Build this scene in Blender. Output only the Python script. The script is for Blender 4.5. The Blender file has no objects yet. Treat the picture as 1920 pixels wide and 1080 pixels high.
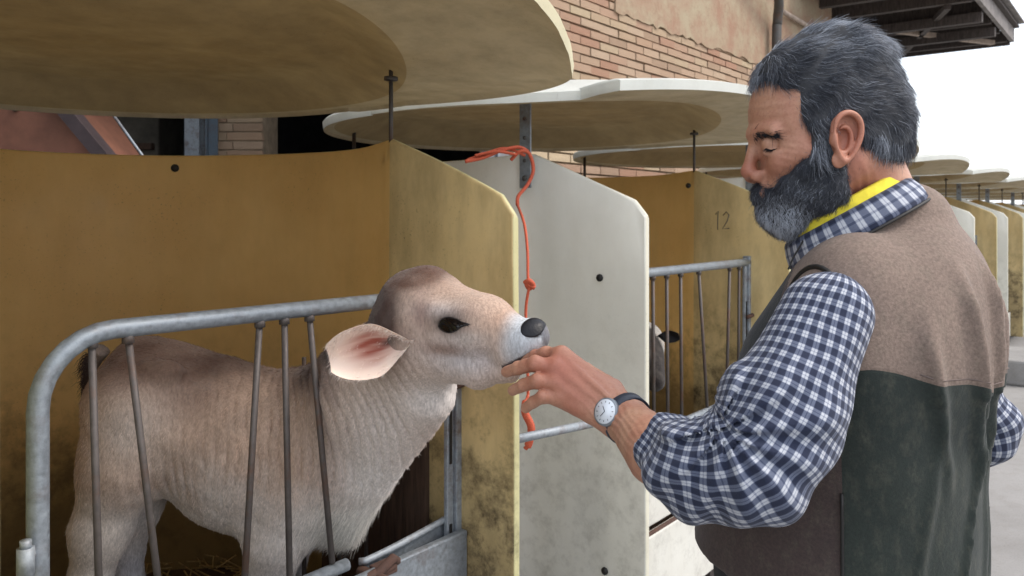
import bpy, math, random
import numpy as np
from mathutils import Vector, Matrix
random.seed(4); np.random.seed(4)
rng = np.random.default_rng(7)
sc = bpy.context.scene
COL = sc.collection
CAMH = 1.45
# ------------------------------------------------------------------ camera, world, sun
cam = bpy.data.objects.new("camera", bpy.data.cameras.new("camera"))
COL.objects.link(cam); sc.camera = cam
cam.location = (0, 0, CAMH); cam.rotation_euler = (math.radians(90), 0, 0)
cam.data.sensor_width = 36; cam.data.lens = 28.125
cam.data.shift_y = -130/1920
cam.data.clip_start = .02; cam.data.clip_end = 500
cam.data.dof.use_dof = True; cam.data.dof.focus_distance = 1.25; cam.data.dof.aperture_fstop = 11
W = bpy.data.worlds.new("World"); sc.world = W; W.use_nodes = True
nt = W.node_tree; bg = nt.nodes['Background']
sky = nt.nodes.new('ShaderNodeTexSky'); sky.sky_type = 'NISHITA'; sky.sun_disc = False
sky.sun_elevation = math.radians(52); sky.sun_rotation = math.radians(100); sky.dust_density = 4
m1 = nt.nodes.new('ShaderNodeVectorMath'); m1.operation = 'SCALE'; m1.inputs['Scale'].default_value = .10
m2 = nt.nodes.new('ShaderNodeVectorMath'); m2.operation = 'ADD'; m2.inputs[1].default_value = (.93, .97, 1.03)  # overcast veil
nt.links.new(sky.outputs[0], m1.inputs[0]); nt.links.new(m1.outputs[0], m2.inputs[0]); nt.links.new(m2.outputs[0], bg.inputs[0])
bg.inputs[1].default_value = 1.0
sl = bpy.data.lights.new("sun", 'SUN'); sl.energy = 1.3; sl.angle = math.radians(14); sl.color = (1, .95, .88)
so = bpy.data.objects.new("sun", sl); COL.objects.link(so)
so.rotation_euler = Vector((.62, -.10, .78)).to_track_quat('Z', 'Y').to_euler(); so.location = (5, 0, 6)
sc.view_settings.view_transform = 'Standard'; sc.view_settings.look = 'None'
sc.view_settings.exposure = 0.34; sc.view_settings.gamma = 1
sc.render.engine = 'CYCLES'
sc.cycles.use_denoising = True; sc.cycles.max_bounces = 6; sc.cycles.diffuse_bounces = 4

# ------------------------------------------------------------------ helpers
F = 1500.0
def P(px, py, d):                      # a point of the place, from where it is seen and how far off it stands
    return np.array([(px-960)/F*d, d, CAMH-(py-410)/F*d])
def s2l(c): return tuple((x/255/12.92 if x/255 <= .04045 else ((x/255+.055)/1.055)**2.4) for x in c)
ROW = np.array([.629, .777, 0.]); FRONT = np.array([.777, -.629, 0.])
C1 = np.array([-.862, 1.777, 0.]); SP = 1.713

def tag(o, label=None, cat=None, group=None, kind=None):
    if label: o['label'] = label
    if cat: o['category'] = cat
    if group: o['group'] = group
    if kind: o['kind'] = kind
    return o
def empty(name, loc, rz=0):
    o = bpy.data.objects.new(name, None); COL.objects.link(o); o.location = loc; o.rotation_euler = (0, 0, rz)
    o.empty_display_size = .1
    return o
def link(name, me, parent=None, off=None):
    o = bpy.data.objects.new(name, me); COL.objects.link(o)
    if parent is not None: o.parent = parent
    if off is not None: o.location = off
    return o
class MB:
    """collects simple solids for ONE mesh object"""
    def __init__(s): s.v = []; s.f = []; s.m = []; s.sm = []
    def add(s, v, f, m=0, smooth=False):
        b = len(s.v); s.v += [tuple(x) for x in v]; s.f += [tuple(i+b for i in q) for q in f]
        s.m += [m]*len(f); s.sm += [smooth]*len(f); return s
    def box(s, c, size, rz=0, m=0, axes=None):
        c = np.array(c, float); h = np.array(size)/2.
        if axes is None: axes = np.array([[math.cos(rz), math.sin(rz), 0], [-math.sin(rz), math.cos(rz), 0], [0, 0, 1]])
        v = [c + a*h[0]*axes[0] + b*h[1]*axes[1] + d*h[2]*axes[2] for a in (-1, 1) for b in (-1, 1) for d in (-1, 1)]
        f = [(0,1,3,2),(4,6,7,5),(0,4,5,1),(2,3,7,6),(0,2,6,4),(1,5,7,3)]
        return s.add(v, f, m)
    def beam(s, a, b, w, h, m=0, up=(0,0,1)):
        a = np.array(a, float); b = np.array(b, float); d = b-a; L = np.linalg.norm(d); d /= L
        up = np.array(up, float); x = np.cross(d, up); x /= np.linalg.norm(x); u = np.cross(x, d)
        return s.box((a+b)/2, (L, w, h), m=m, axes=np.array([d, x, u]))
    def tube(s, pts, r, n=10, m=0, caps=True, closed=False):
        pts = [np.array(p, float) for p in pts]; N = len(pts)
        rs = r if hasattr(r, '__len__') else [r]*N
        V = []; prev = None
        for i, p in enumerate(pts):
            a = pts[(i-1) % N] if (closed or i > 0) else p; b = pts[(i+1) % N] if (closed or i < N-1) else p
            t = b-a; t /= (np.linalg.norm(t)+1e-12)
            if prev is None:
                x = np.cross(t, [0, 0, 1]);
                if np.linalg.norm(x) < .1: x = np.cross(t, [1, 0, 0])
            else: x = prev - t*np.dot(prev, t)
            x /= np.linalg.norm(x); prev = x; y = np.cross(t, x)
            for k in range(n):
                q = 2*math.pi*k/n; V.append(p + rs[i]*(math.cos(q)*x+math.sin(q)*y))
        Fc = []
        for i in range(N if closed else N-1):
            j = (i+1) % N
            for k in range(n): Fc.append((i*n+k, i*n+(k+1) % n, j*n+(k+1) % n, j*n+k))
        if caps and not closed:
            Fc.append(tuple(range(n-1, -1, -1))); Fc.append(tuple((N-1)*n+k for k in range(n)))
        return s.add(V, Fc, m, True)
    def mesh(s, name, mats):
        me = bpy.data.meshes.new(name); me.from_pydata(s.v, [], s.f)
        for x in (mats if isinstance(mats, (list, tuple)) else [mats]): me.materials.append(x)
        me.polygons.foreach_set('material_index', s.m); me.polygons.foreach_set('use_smooth', s.sm)
        import bmesh
        bm = bmesh.new(); bm.from_mesh(me); bmesh.ops.recalc_face_normals(bm, faces=bm.faces); bm.to_mesh(me); bm.free()
        return me
    def build(s, name, mats, parent=None, bevel=0):
        o = link(name, s.mesh(name, mats), parent)
        if bevel:
            b = o.modifiers.new('bevel', 'BEVEL'); b.width = bevel; b.segments = 2; b.limit_method = 'ANGLE'
        return o
def smooth_path(pts, n=8):
    pts = [np.array(p, float) for p in pts]; out = []
    for i in range(len(pts)-1):
        p0 = pts[max(i-1, 0)]; p1 = pts[i]; p2 = pts[i+1]; p3 = pts[min(i+2, len(pts)-1)]
        for k in range(n):
            t = k/n; out.append(.5*((2*p1)+(-p0+p2)*t+(2*p0-5*p1+4*p2-p3)*t*t+(-p0+3*p1-3*p2+p3)*t**3))
    out.append(pts[-1]); return out

# ------------------------------------------------------------------ materials
def new_mat(name, rough=.6, color=(.5,.5,.5), metal=0., spec=.5):
    m = bpy.data.materials.new(name); m.use_nodes = True
    b = m.node_tree.nodes['Principled BSDF']
    b.inputs['Base Color'].default_value = (*color, 1); b.inputs['Roughness'].default_value = rough
    b.inputs['Metallic'].default_value = metal; b.inputs['Specular IOR Level'].default_value = spec
    return m, m.node_tree, b
def N(t, typ, **kw):
    n = t.nodes.new(typ)
    for k, v in kw.items():
        if hasattr(n, k): setattr(n, k, v)
    return n
def noise(t, vec, scale, detail=4, rough=.55, dist=0.):
    n = N(t, 'ShaderNodeTexNoise'); n.inputs['Scale'].default_value = scale; n.inputs['Detail'].default_value = detail
    n.inputs['Roughness'].default_value = rough; n.inputs['Distortion'].default_value = dist
    t.links.new(vec, n.inputs['Vector']); return n.outputs['Fac']
def ramp(t, fac, stops):
    r = N(t, 'ShaderNodeValToRGB'); t.links.new(fac, r.inputs[0]); e = r.color_ramp.elements
    while len(e) < len(stops): e.new(.5)
    for i, (p, c) in enumerate(stops):
        e[i].position = p; e[i].color = (*c, 1) if hasattr(c, '__len__') else (c, c, c, 1)
    return r.outputs[0]
def mixc(t, fac, a, b, mode='MIX'):
    n = N(t, 'ShaderNodeMix'); n.data_type = 'RGBA'; n.blend_type = mode
    for i, x in ((0, fac), (6, a), (7, b)):
        if isinstance(x, (int, float)): n.inputs[i].default_value = x
        elif isinstance(x, tuple): n.inputs[i].default_value = (*x, 1)
        else: t.links.new(x, n.inputs[i])
    return n.outputs[2]
def math_(t, op, a, b=0., c=None):
    n = N(t, 'ShaderNodeMath'); n.operation = op
    for i, x in enumerate((a, b) if c is None else (a, b, c)):
        if isinstance(x, (int, float)): n.inputs[i].default_value = x
        else: t.links.new(x, n.inputs[i])
    return n.outputs[0]
def bump(t, bsdf, h, strength=.3, dist=.01):
    b = N(t, 'ShaderNodeBump'); b.inputs['Strength'].default_value = strength; b.inputs['Distance'].default_value = dist
    t.links.new(h, b.inputs['Height']); t.links.new(b.outputs[0], bsdf.inputs['Normal'])
def objc(t, scale=None):
    c = N(t, 'ShaderNodeTexCoord').outputs['Object']
    if scale:
        m = N(t, 'ShaderNodeMapping'); m.inputs['Scale'].default_value = scale; t.links.new(c, m.inputs[0]); c = m.outputs[0]
    return c

def plastic(name, base, dark, low, dirt=.5, rough=.42, speck=.5, muck=0., trans=.34):
    """moulded polyethylene, weathered: blotches, runs, splashes and speckles low down"""
    m, t, b = new_mat(name, rough)
    c = objc(t); cs = objc(t, (3.2, 3.2, 1.1))
    big = noise(t, c, 3.2, 5, .6); runs = noise(t, cs, 3.5, 5, .65); fine = noise(t, c, 60, 6, .7); mid = noise(t, c, 14, 6, .7)
    col = mixc(t, ramp(t, big, [(.35, 0.), (.72, .8)]), base, dark)
    col = mixc(t, ramp(t, runs, [(.40, 0.), (.78, .6*dirt)]), col, low)
    z = N(t, 'ShaderNodeSeparateXYZ'); t.links.new(c, z.inputs[0]); z = z.outputs[2]
    lowf = ramp(t, math_(t, 'MULTIPLY_ADD', z, -1.0, 1.25), [(.05, .04), (.55, .75)])
    s = math_(t, 'MULTIPLY', ramp(t, mid, [(.46, 0.), (.62, 1.)]), lowf)
    s = math_(t, 'MULTIPLY', s, ramp(t, fine, [(.30, .3), (.6, 1.)]))
    col = mixc(t, math_(t, 'MULTIPLY', s, dirt*1.3), col, tuple(x*.35 for x in low))
    if muck:
        mk = math_(t, 'ADD', math_(t, 'MULTIPLY_ADD', z, -3.2, 3.05), math_(t, 'MULTIPLY', math_(t, 'SUBTRACT', mid, .5), 1.6))
        col = mixc(t, ramp(t, mk, [(.0, 0.), (.9, muck)]), col, (.055, .036, .022))
    f2 = noise(t, c, 160, 3, .6); sp = math_(t, 'MULTIPLY', ramp(t, f2, [(.62, 0.), (.70, 1.)]), ramp(t, big, [(.45, 0.), (.7, speck)]))
    col = mixc(t, sp, col, (.05, .04, .03))
    t.links.new(col, b.inputs['Base Color'])
    bump(t, b, math_(t, 'ADD', fine, big), .10, .004)
    tr = N(t, 'ShaderNodeBsdfTranslucent'); t.links.new(col, tr.inputs[0]); mx = N(t, 'ShaderNodeMixShader'); mx.inputs[0].default_value = trans
    t.links.new(b.outputs[0], mx.inputs[1]); t.links.new(tr.outputs[0], mx.inputs[2]); t.links.new(mx.outputs[0], t.nodes['Material Output'].inputs[0])
    t.links.new(ramp(t, mid, [(.3, rough-.08), (.7, rough+.25)]), b.inputs['Roughness'])
    return m
M = {}
M['inner'] = plastic('hutch_yellow', s2l((246,212,146)), s2l((234,194,124)), s2l((200,170,116)), .4, muck=.6, trans=.5)
M['wing'] = plastic('hutch_wing_yellow', s2l((230,208,156)), s2l((216,190,134)), s2l((146,126,88)), 1.0, .45, .8, muck=.45)
M['outer'] = plastic('hutch_white', s2l((238,237,229)), s2l((222,221,212)), s2l((196,188,168)), .30, .4, .15, muck=.10, trans=.2)
M['edge'] = plastic('hutch_edge_cream', s2l((232,228,178)), s2l((222,214,160)), s2l((150,140,90)), .5)
M['wedge'] = plastic('hutch_edge_white', s2l((235,232,215)), s2l((225,222,205)), s2l((190,180,150)), .2)
M['roofu'] = plastic('roof_underside', s2l((194,180,154)), s2l((174,158,128)), s2l((122,112,92)), .8, .55, .6, trans=.26)
M['dish'] = plastic('roof_dish_shaded', s2l((172,152,116)), s2l((152,132,98)), s2l((116,102,78)), .8, .6, .6, trans=.26)  # darker copy of the underside: the recess's shade is put into its colour
M['rooft'] = plastic('roof_top_white', s2l((232,234,228)), s2l((215,218,212)), s2l((170,165,145)), .3)
M['rooft1'] = plastic('roof_top_cream', s2l((232,226,196)), s2l((220,210,176)), s2l((170,155,110)), .3)

def galv(name, col=(.31,.345,.38), rough=.45, metal=.55, rust=.25):
    m, t, b = new_mat(name, rough, col, metal); c = objc(t)
    n = noise(t, c, 90, 5, .7); r = noise(t, c, 13, 6, .7)
    cc = mixc(t, ramp(t, n, [(.3, 0.), (.7, 1.)]), tuple(x*.72 for x in col), tuple(min(x*1.25, .8) for x in col))
    cc = mixc(t, ramp(t, r, [(.5, 0.), (.72, rust*2)]), cc, (.12, .06, .035))
    t.links.new(cc, b.inputs['Base Color']); bump(t, b, n, .25, .002)
    t.links.new(ramp(t, n, [(.3, rough-.1), (.7, rough+.25)]), b.inputs['Roughness'])
    return m
M['galv'] = galv('galvanised_steel', (.26,.29,.32)); M['galvold'] = galv('worn_galvanised', (.30,.33,.36), .5, .4, .45)
M['bar'] = galv('dull_bar_steel', (.10,.085,.078), .5, .35, .5); M['darksteel'] = galv('dark_steel', (.09,.085,.08), .55, .4, .4)
M['rust'] = galv('rusty_iron', (.085,.045,.034), .8, .1, .5)
def simple(name, col, rough=.7, var=.25, scale=20, bs=.3, stretch=None):
    m, t, b = new_mat(name, rough, col); c = objc(t, stretch)
    n = noise(t, c, scale, 6, .65)
    cc = mixc(t, ramp(t, n, [(.3, 0.), (.7, 1.)]), tuple(x*(1-var) for x in col), tuple(min(1, x*(1+var)) for x in col))
    t.links.new(cc, b.inputs['Base Color']); bump(t, b, n, bs, .004); return m
M['black'] = simple('black_rubber', (.012,.011,.01), .6)
M['twine'] = simple('orange_twine', s2l((190,86,58)), .7, .3, 300)
M['plank'] = simple('dirty_planks', (.075,.043,.028), .85, .5, 12, .5, (6,6,.7))
M['wood'] = simple('old_timber', (.060,.047,.042), .85, .5, 9, .5, (5,5,1))
M['paletimber'] = simple('pale_timber', (.32,.25,.2), .85, .3, 12, .5)
M['straw'] = simple('straw', (.40,.28,.12), .9, .5, 60, .6)
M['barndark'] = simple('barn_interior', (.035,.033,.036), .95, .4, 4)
M['redsheet'] = simple('red_brown_sheet', s2l((122,80,62)), .75, .25, 7, .3)
M['greybrown'] = simple('grey_brown_block', (.085,.075,.06), .9, .4, 6)
M['fibro'] = simple('roof_sheet', (.19,.17,.16), .9, .3, 6)
# bricks: every piece its own tone
m, t, b = new_mat('brick_clay', .9); oi = N(t, 'ShaderNodeObjectInfo'); c = objc(t)
nz = noise(t, c, 28, 6, .7)
cc = ramp(t, oi.outputs['Random'], [(0., s2l((172,138,114))), (.25, s2l((182,156,132))), (.45, s2l((160,112,90))), (.62, s2l((184,164,134))), (.8, s2l((170,140,116))), (1., s2l((150,120,98)))])
cc = mixc(t, ramp(t, nz, [(.35, 0.), (.75, .75)]), cc, s2l((168,150,126))); t.links.new(cc, b.inputs['Base Color']); bump(t, b, nz, .8, .010); M['brick'] = m
M['mortar'] = simple('old_mortar', s2l((150,132,110)), .95, .35, 10, .6)
m, t, b = new_mat('plaster_flaking', .95); c = objc(t); a1 = noise(t, c, 2.2, 8, .7); a2 = noise(t, c, 22, 6, .7)
cc = mixc(t, ramp(t, a1, [(.4, 0.), (.62, 1.)]), s2l((156,142,118)), s2l((146,114,94)))
cc = mixc(t, ramp(t, a2, [(.5, 0.), (.72, .6)]), cc, s2l((128,100,80))); t.links.new(cc, b.inputs['Base Color']); bump(t, b, a2, .6, .01); M['plaster'] = m
m, t, b = new_mat('yard_concrete', .9); c = objc(t); a1 = noise(t, c, .8, 8, .65); a2 = noise(t, c, 12, 8, .7); a3 = noise(t, c, 130, 3, .6)
cc = mixc(t, ramp(t, a1, [(.35, 0.), (.7, 1.)]), s2l((146,144,142)), s2l((122,119,116)))
cc = mixc(t, ramp(t, a2, [(.5, 0.), (.72, .35)]), cc, s2l((112,106,100))); cc = mixc(t, ramp(t, a3, [(.55, 0.), (.7, .4)]), cc, s2l((80,75,72)))
t.links.new(cc, b.inputs['Base Color']); bump(t, b, a2, .4, .01); M['ground'] = m

# ------------------------------------------------------------------ implicit surfaces
def rc(p, a, b, ra, rb):               # tapered capsule
    a = np.asarray(a, np.float32); b = np.asarray(b, np.float32); ba = b-a; L2 = float(ba@ba)
    h = np.clip(((p-a)@ba)/L2, 0, 1); d = p-a-h[:, None]*ba
    return np.sqrt((d*d).sum(1)) - (ra+(rb-ra)*h)
def el(p, c, r, ax=None):
    q = p-np.asarray(c, np.float32)
    if ax is not None: q = q@np.asarray(ax, np.float32).T
    r = np.asarray(r, np.float32); k0 = np.sqrt(((q/r)**2).sum(1)); k1 = np.sqrt(((q/(r*r))**2).sum(1))
    return k0*(k0-1)/np.maximum(k1, 1e-6)
def smin(a, b, k): h = np.clip(.5+.5*(b-a)/k, 0, 1); return b+(a-b)*h-k*h*(1-h)
def smax(a, b, k): return -smin(-a, -b, k)
def pn(p, s, seed=0.):                 # cheap smooth noise
    x, y, z = p[:, 0]*s+seed, p[:, 1]*s+seed*1.7, p[:, 2]*s+seed*.6
    return (np.sin(x+1.7*np.sin(y*.83+z*.5))+np.sin(y*1.13+1.9*np.sin(z*.77+x*.4))+np.sin(z*1.21+1.6*np.sin(x*.91-y*.3)))/3
def nets(f, lo, hi, h, lip=1.6):
    lo = np.array(lo, np.float32); hi = np.array(hi, np.float32)
    n = (np.ceil((hi-lo)/h/4).astype(int)*4)+1
    K = 4; nc = (n-1)//K+1
    def pts(ix): return (lo+ix.astype(np.float32)*h)
    ci = np.stack(np.meshgrid(*[np.arange(k) for k in nc], indexing='ij'), -1).reshape(-1, 3)*K
    cv = f(pts(ci)).reshape(nc)
    V = np.repeat(np.repeat(np.repeat(cv, K, 0), K, 1), K, 2)[:n[0], :n[1], :n[2]].astype(np.float32).copy()
    # nearest coarse sample lies within K cells
    mask = np.abs(V) < K*h*1.75*lip
    idx = np.argwhere(mask)
    out = np.empty(len(idx), np.float32)
    for i in range(0, len(idx), 400000): out[i:i+400000] = f(pts(idx[i:i+400000]))
    V[mask] = out
    S = V < 0
    cx = [S[a:n[0]-1+a, b:n[1]-1+b, c:n[2]-1+c] for a in (0, 1) for b in (0, 1) for c in (0, 1)]
    s = sum(x.astype(np.int8) for x in cx); act = (s > 0) & (s < 8)
    cells = np.argwhere(act); vid = -np.ones(act.shape, np.int64); vid[act] = np.arange(len(cells))
    acc = np.zeros((len(cells), 3)); cnt = np.zeros(len(cells))
    cor = [(a, b, c) for a in (0, 1) for b in (0, 1) for c in (0, 1)]
    for i in range(8):
        for j in range(i+1, 8):
            A, B = np.array(cor[i]), np.array(cor[j])
            if np.abs(A-B).sum() != 1: continue
            ia = cells+A; ib = cells+B; va = V[ia[:, 0], ia[:, 1], ia[:, 2]]; vb = V[ib[:, 0], ib[:, 1], ib[:, 2]]
            x = (va < 0) != (vb < 0); t = np.where(x, va/(va-vb+1e-12), 0)
            acc += np.where(x[:, None], A+(B-A)*t[:, None], 0); cnt += x
    verts = lo+(cells+acc/cnt[:, None])*h
    quads = []
    for ax in range(3):
        o1, o2 = [(1, 2), (2, 0), (0, 1)][ax]
        sl0 = [slice(1, n[k]-1) for k in range(3)]; sl0[ax] = slice(0, n[ax]-1); sl1 = list(sl0); sl1[ax] = slice(1, n[ax])
        e = np.argwhere(S[tuple(sl0)] != S[tuple(sl1)])
        off = np.array([1, 1, 1]); off[ax] = 0; e = e+off
        sg = S[e[:, 0], e[:, 1], e[:, 2]]
        d1 = np.zeros(3, int); d1[o1] = 1; d2 = np.zeros(3, int); d2[o2] = 1
        q = np.stack([vid[tuple((e-d1-d2).T)], vid[tuple((e-d2).T)], vid[tuple(e.T)], vid[tuple((e-d1).T)]], 1)
        q = np.where(sg[:, None], q, q[:, ::-1]); quads.append(q)
    return verts, np.concatenate(quads)
def grad(f, v, e=.002):
    v = v.astype(np.float32); g = np.stack([f(v+np.eye(3, dtype=np.float32)[i]*e)-f(v-np.eye(3, dtype=np.float32)[i]*e) for i in range(3)], 1)
    return g/np.maximum(np.linalg.norm(g, axis=1, keepdims=True), 1e-9)
def mesh_np(name, v, q, mat, parent=None, off=(0,0,0), cols=None, floats=None, uv=None):
    me = bpy.data.meshes.new(name); v = v-np.array(off)
    me.vertices.add(len(v)); me.vertices.foreach_set('co', v.astype(np.float32).ravel())
    k = q.shape[1]; me.loops.add(q.size); me.loops.foreach_set('vertex_index', q.astype(np.int32).ravel())
    me.polygons.add(len(q)); me.polygons.foreach_set('loop_start', np.arange(len(q), dtype=np.int32)*k)
    me.polygons.foreach_set('use_smooth', np.ones(len(q), bool)); me.update(); me.validate()
    me.materials.append(mat)
    if cols is not None:
        a = me.attributes.new('col', 'FLOAT_COLOR', 'POINT'); a.data.foreach_set('color', np.concatenate([cols, np.ones((len(cols), 1))], 1).astype(np.float32).ravel())
    for nme, ar in (floats or {}).items():
        a = me.attributes.new(nme, 'FLOAT', 'POINT'); a.data.foreach_set('value', ar.astype(np.float32))
    return link(name, me, parent)
def strands(name, roots, dirs, normals, length, rad, mat, parent, off=(0,0,0), npt=4, lift=.3, curl=0., cols=None, jitter=.15, droop=0., phase=None):
    n = len(roots); L = (length*(1+rng.normal(0, .22, n)))[:, None]
    d = dirs+rng.normal(0, jitter, (n, 3)); d /= np.linalg.norm(d, axis=1, keepdims=True)
    pts = np.zeros((n, npt, 3)); p = roots-normals*.001
    ph = rng.uniform(0, 6.28, n) if phase is None else phase
    for i in range(npt):
        pts[:, i] = p; t = i/(npt-1)
        step = d*(1-lift*(1-t))+normals*lift*(1-t)*1.2-np.array([0, 0, droop])*t
        if curl: step = step+np.cross(d, normals)*(curl*np.sin(ph+t*5.))[:, None]
        step /= np.linalg.norm(step, axis=1, keepdims=True); p = p+step*L/(npt-1)
    hc = bpy.data.hair_curves.new(name); hc.add_curves([npt]*n)
    hc.points.foreach_set('position', (pts-np.array(off)).astype(np.float32).ravel())
    ra = hc.attributes.get('radius') or hc.attributes.new('radius', 'FLOAT', 'POINT')
    prof = np.array([1-.75*(i/(npt-1)) for i in range(npt)]); ra.data.foreach_set('value', np.tile(prof*rad, n).astype(np.float32))
    if cols is not None:
        a = hc.attributes.new('col', 'FLOAT_COLOR', 'CURVE'); a.data.foreach_set('color', np.concatenate([cols, np.ones((n, 1))], 1).astype(np.float32).ravel())
    hc.materials.append(mat)
    return link(name, hc, parent)
def sample(v, q, n, dens=None):
    a, b_, c_, d_ = (v[q[:, i]] for i in range(4)); ar = np.linalg.norm(np.cross(c_-a, d_-b_), axis=1)
    if dens is not None: ar = ar*dens((a+c_)/2)
    k = rng.choice(len(q), n, p=ar/ar.sum()); u, w = rng.random((2, n, 1))
    return (a[k]*(1-u)+b_[k]*u)*(1-w)+(d_[k]*(1-u)+c_[k]*u)*w
def sstep(a, b, x): t = np.clip((x-a)/(b-a), 0, 1); return t*t*(3-2*t)

exec_parts = []
# ------------------------------------------------------------------ ground and sky are open; yard
g = MB(); nG = 60
for i in range(1): g.add([(-200, -200, 0), (200, -200, 0), (200, 300, 0), (-200, 300, 0)], [(0, 1, 2, 3)])
tag(g.build('ground', M['ground']), kind='structure')

# ------------------------------------------------------------------ barn: brick wall, openings, pillar, roofs
WN = -3.27                                 # the wall's plane: n-coordinate
def wp(t, n, z): return np.array([0, 5.2, 0])*1.0 + ROW*t + FRONT*n + np.array([0, 0, z])
AX = np.array([ROW, FRONT, [0, 0, 1]]); RZ = math.atan2(ROW[1], ROW[0])
barn = empty('brick_barn', wp(0, 0, 0), RZ); tag(barn, 'old brick barn with flaking plaster running behind the calf hutches', 'barn')
inv = Matrix.Rotation(-RZ, 4, 'Z') @ Matrix.Translation(-Vector(wp(0, 0, 0)))
# in barn coordinates: x along the wall, -y outwards (towards the hutches), z up
TE = 6.56
b_ = MB(); b_.box((TE/2+.0, .15, 2.6), (TE, .26, 5.2)); b_.build('wall', M['mortar'], barn)
b_ = MB(); b_.box((-6, .15, 4.2), (12, .26, 2.0)); b_.build('lintel_wall', M['mortar'], barn)
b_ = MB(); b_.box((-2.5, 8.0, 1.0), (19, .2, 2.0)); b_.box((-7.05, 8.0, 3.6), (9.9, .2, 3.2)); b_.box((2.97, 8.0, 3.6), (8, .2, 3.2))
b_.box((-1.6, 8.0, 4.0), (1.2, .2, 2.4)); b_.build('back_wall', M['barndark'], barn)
for x in (-12, 6.44):
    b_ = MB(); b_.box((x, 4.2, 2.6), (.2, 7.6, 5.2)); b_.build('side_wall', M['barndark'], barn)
b_ = MB(); b_.box((-2.5, 4, 5.3), (19.6, 9, .15)); b_.build('roof', M['fibro'], barn)
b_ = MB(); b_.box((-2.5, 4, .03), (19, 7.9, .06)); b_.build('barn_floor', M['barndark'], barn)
# brick courses in view; heights above ground
cands = []
CH, BL = .067, .262
for r_ in range(0, 78):
    z = .04+r_*CH
    for k in range(-1, 27):
        x = k*BL+(BL/2 if r_ % 2 else 0)
        x0, x1 = max(x, .004), min(x+BL-.012, TE-.004)
        if x1-x0 < .06: continue
        w = wp((x0+x1)/2, 0, z+.03); px = 960+F*w[0]/w[1]; py = 410-F*(w[2]-CAMH)/w[1]
        hid = 0
        if py < -30 or py > 345: hid = 1
        if px > 1420 and py > 60: hid = 1
        if py > 175 and py < 300: hid = 1
        # plaster still covers the upper wall beyond its broken lower edge
        edge = 40+(px-1200)*.36
        if px > 1190 and py < edge-6: hid = 2
        cands.append((hid, w[1], x0, x1, z))
cands.sort(key=lambda c: (c[0], c[1]))
brick_me = []
for k in range(3):
    b = MB(); b.box((0, 0, 0), (1, 1, 1)); v = np.array(b.v); v += rng.normal(0, .02, v.shape); b.v = [tuple(x) for x in v]
    brick_me.append(b.mesh('brick', M['brick']))
rest = MB(); nb = 0
for hid, dz, x0, x1, z in cands:
    pr = .012+random.uniform(-.005, .006)
    if hid == 0 and nb < 296:
        o = link('brick', random.choice(brick_me), barn, ((x0+x1)/2, -pr/2+.018, z+.028)); o.scale = (x1-x0, .03+pr, .054+random.uniform(-.004, .003)); nb += 1
    elif hid < 2 and z > .9:
        rest.box(((x0+x1)/2, .018-pr/2, z+.028), (x1-x0, .03+pr, .054))
tag(rest.build('brick_courses', M['brick'], barn), kind='stuff')
# plaster with a broken lower edge
def pxz(px, py):                          # wall point seen there -> (x, z) on the wall
    k = (px-960)/F; t_ = k*5.2/(ROW[0]-k*ROW[1]); d = 5.2+ROW[1]*t_; return t_, CAMH-(py-410)/F*d
edge = [pxz(x, 42+(x-1200)*.36+random.uniform(-5, 5)) for x in range(1150, 1562, 7)]
edge = [(min(x, TE), z) for x, z in edge]
pl = MB(); n_ = len(edge); top = 5.15
x_left = edge[0][0]
V_ = []; 
for x, z in edge: V_ += [(x, -.022, z), (x-.25 if x < 1.2 else x, -.022, top), (x, .02, z)]
Fq = []
for i in range(n_-1): Fq += [(3*i, 3*i+3, 3*i+4, 3*i+1), (3*i, 3*i+2, 3*i+5, 3*i+3)]
Fq += [(0, 1, 2)]
pl.add(V_, Fq); pl.build('plaster', M['plaster'], barn)
# down pipe, elbow and wall conduit
x0, z0 = pxz(1437, 25)
b_ = MB(); b_.tube(smooth_path([(x0-.75, -.25, z0+.42), (x0-.2, -.2, z0+.12), (x0, -.12, z0-.1), (x0, -.11, z0-.5), (x0, -.11, .2)], 5), .05, 10)
b_.build('down_pipe', M['darksteel'], barn)
xa, za = pxz(1456, 24); xb, zb = pxz(1560, 88)
b_ = MB(); b_.tube([(xa, -.07, za), (TE-.02, -.07, za-.02)], .028, 8); b_.build('conduit', M['paletimber'], barn)
# shed canopy beyond the wall's end
can = empty('shed_canopy', wp(4, 1.6, 3.9), RZ); tag(can, 'dark timber lean-to roof jutting out from the far end of the brick barn', 'canopy')
H_ = 4.05-3.9
def cb(t, n, z): return (t-4, -(n-1.6), z-3.9)
nout = 1.57; t0c, t1c = TE-1.4, 9.65
for k in range(7):
    n0 = -.4+k*(nout+.55)/7
    b = MB(); b.box(((t0c+t1c)/2-4, -(n0+.14-1.6), .34+.018*(k % 2)), (t1c-t0c, .262, .03)); b.build('roof_board', M['wood'], can)
for k in range(7):
    t_ = t0c+.15+k*(t1c-t0c-.3)/6
    b = MB(); b.beam(cb(t_, -.4, 4.12), cb(t_, nout-.02, 4.09), .09, .15); b.build('rafter', M['wood'], can)
for a, c_ in (((6.9, .1), (9.3, 1.4)), ((6.7, 1.3), (9.3, .2))):
    b = MB(); b.beam(cb(a[0], a[1], 3.99), cb(c_[0], c_[1], 3.99), .07, .06); b.build('brace', M['paletimber' if a[0] > 6.8 else 'wood'], can)
b = MB(); b.beam(cb(t1c-.02, -.4, 4.10), cb(t1c-.02, nout, 4.10), .07, .22); b.build('end_beam', M['wood'], can)
b = MB(); b.beam(cb(t0c, nout+.03, 4.16), cb(t1c, nout+.03, 4.16), .05, .26); b.build('fascia', M['fibro'], can)
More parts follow.
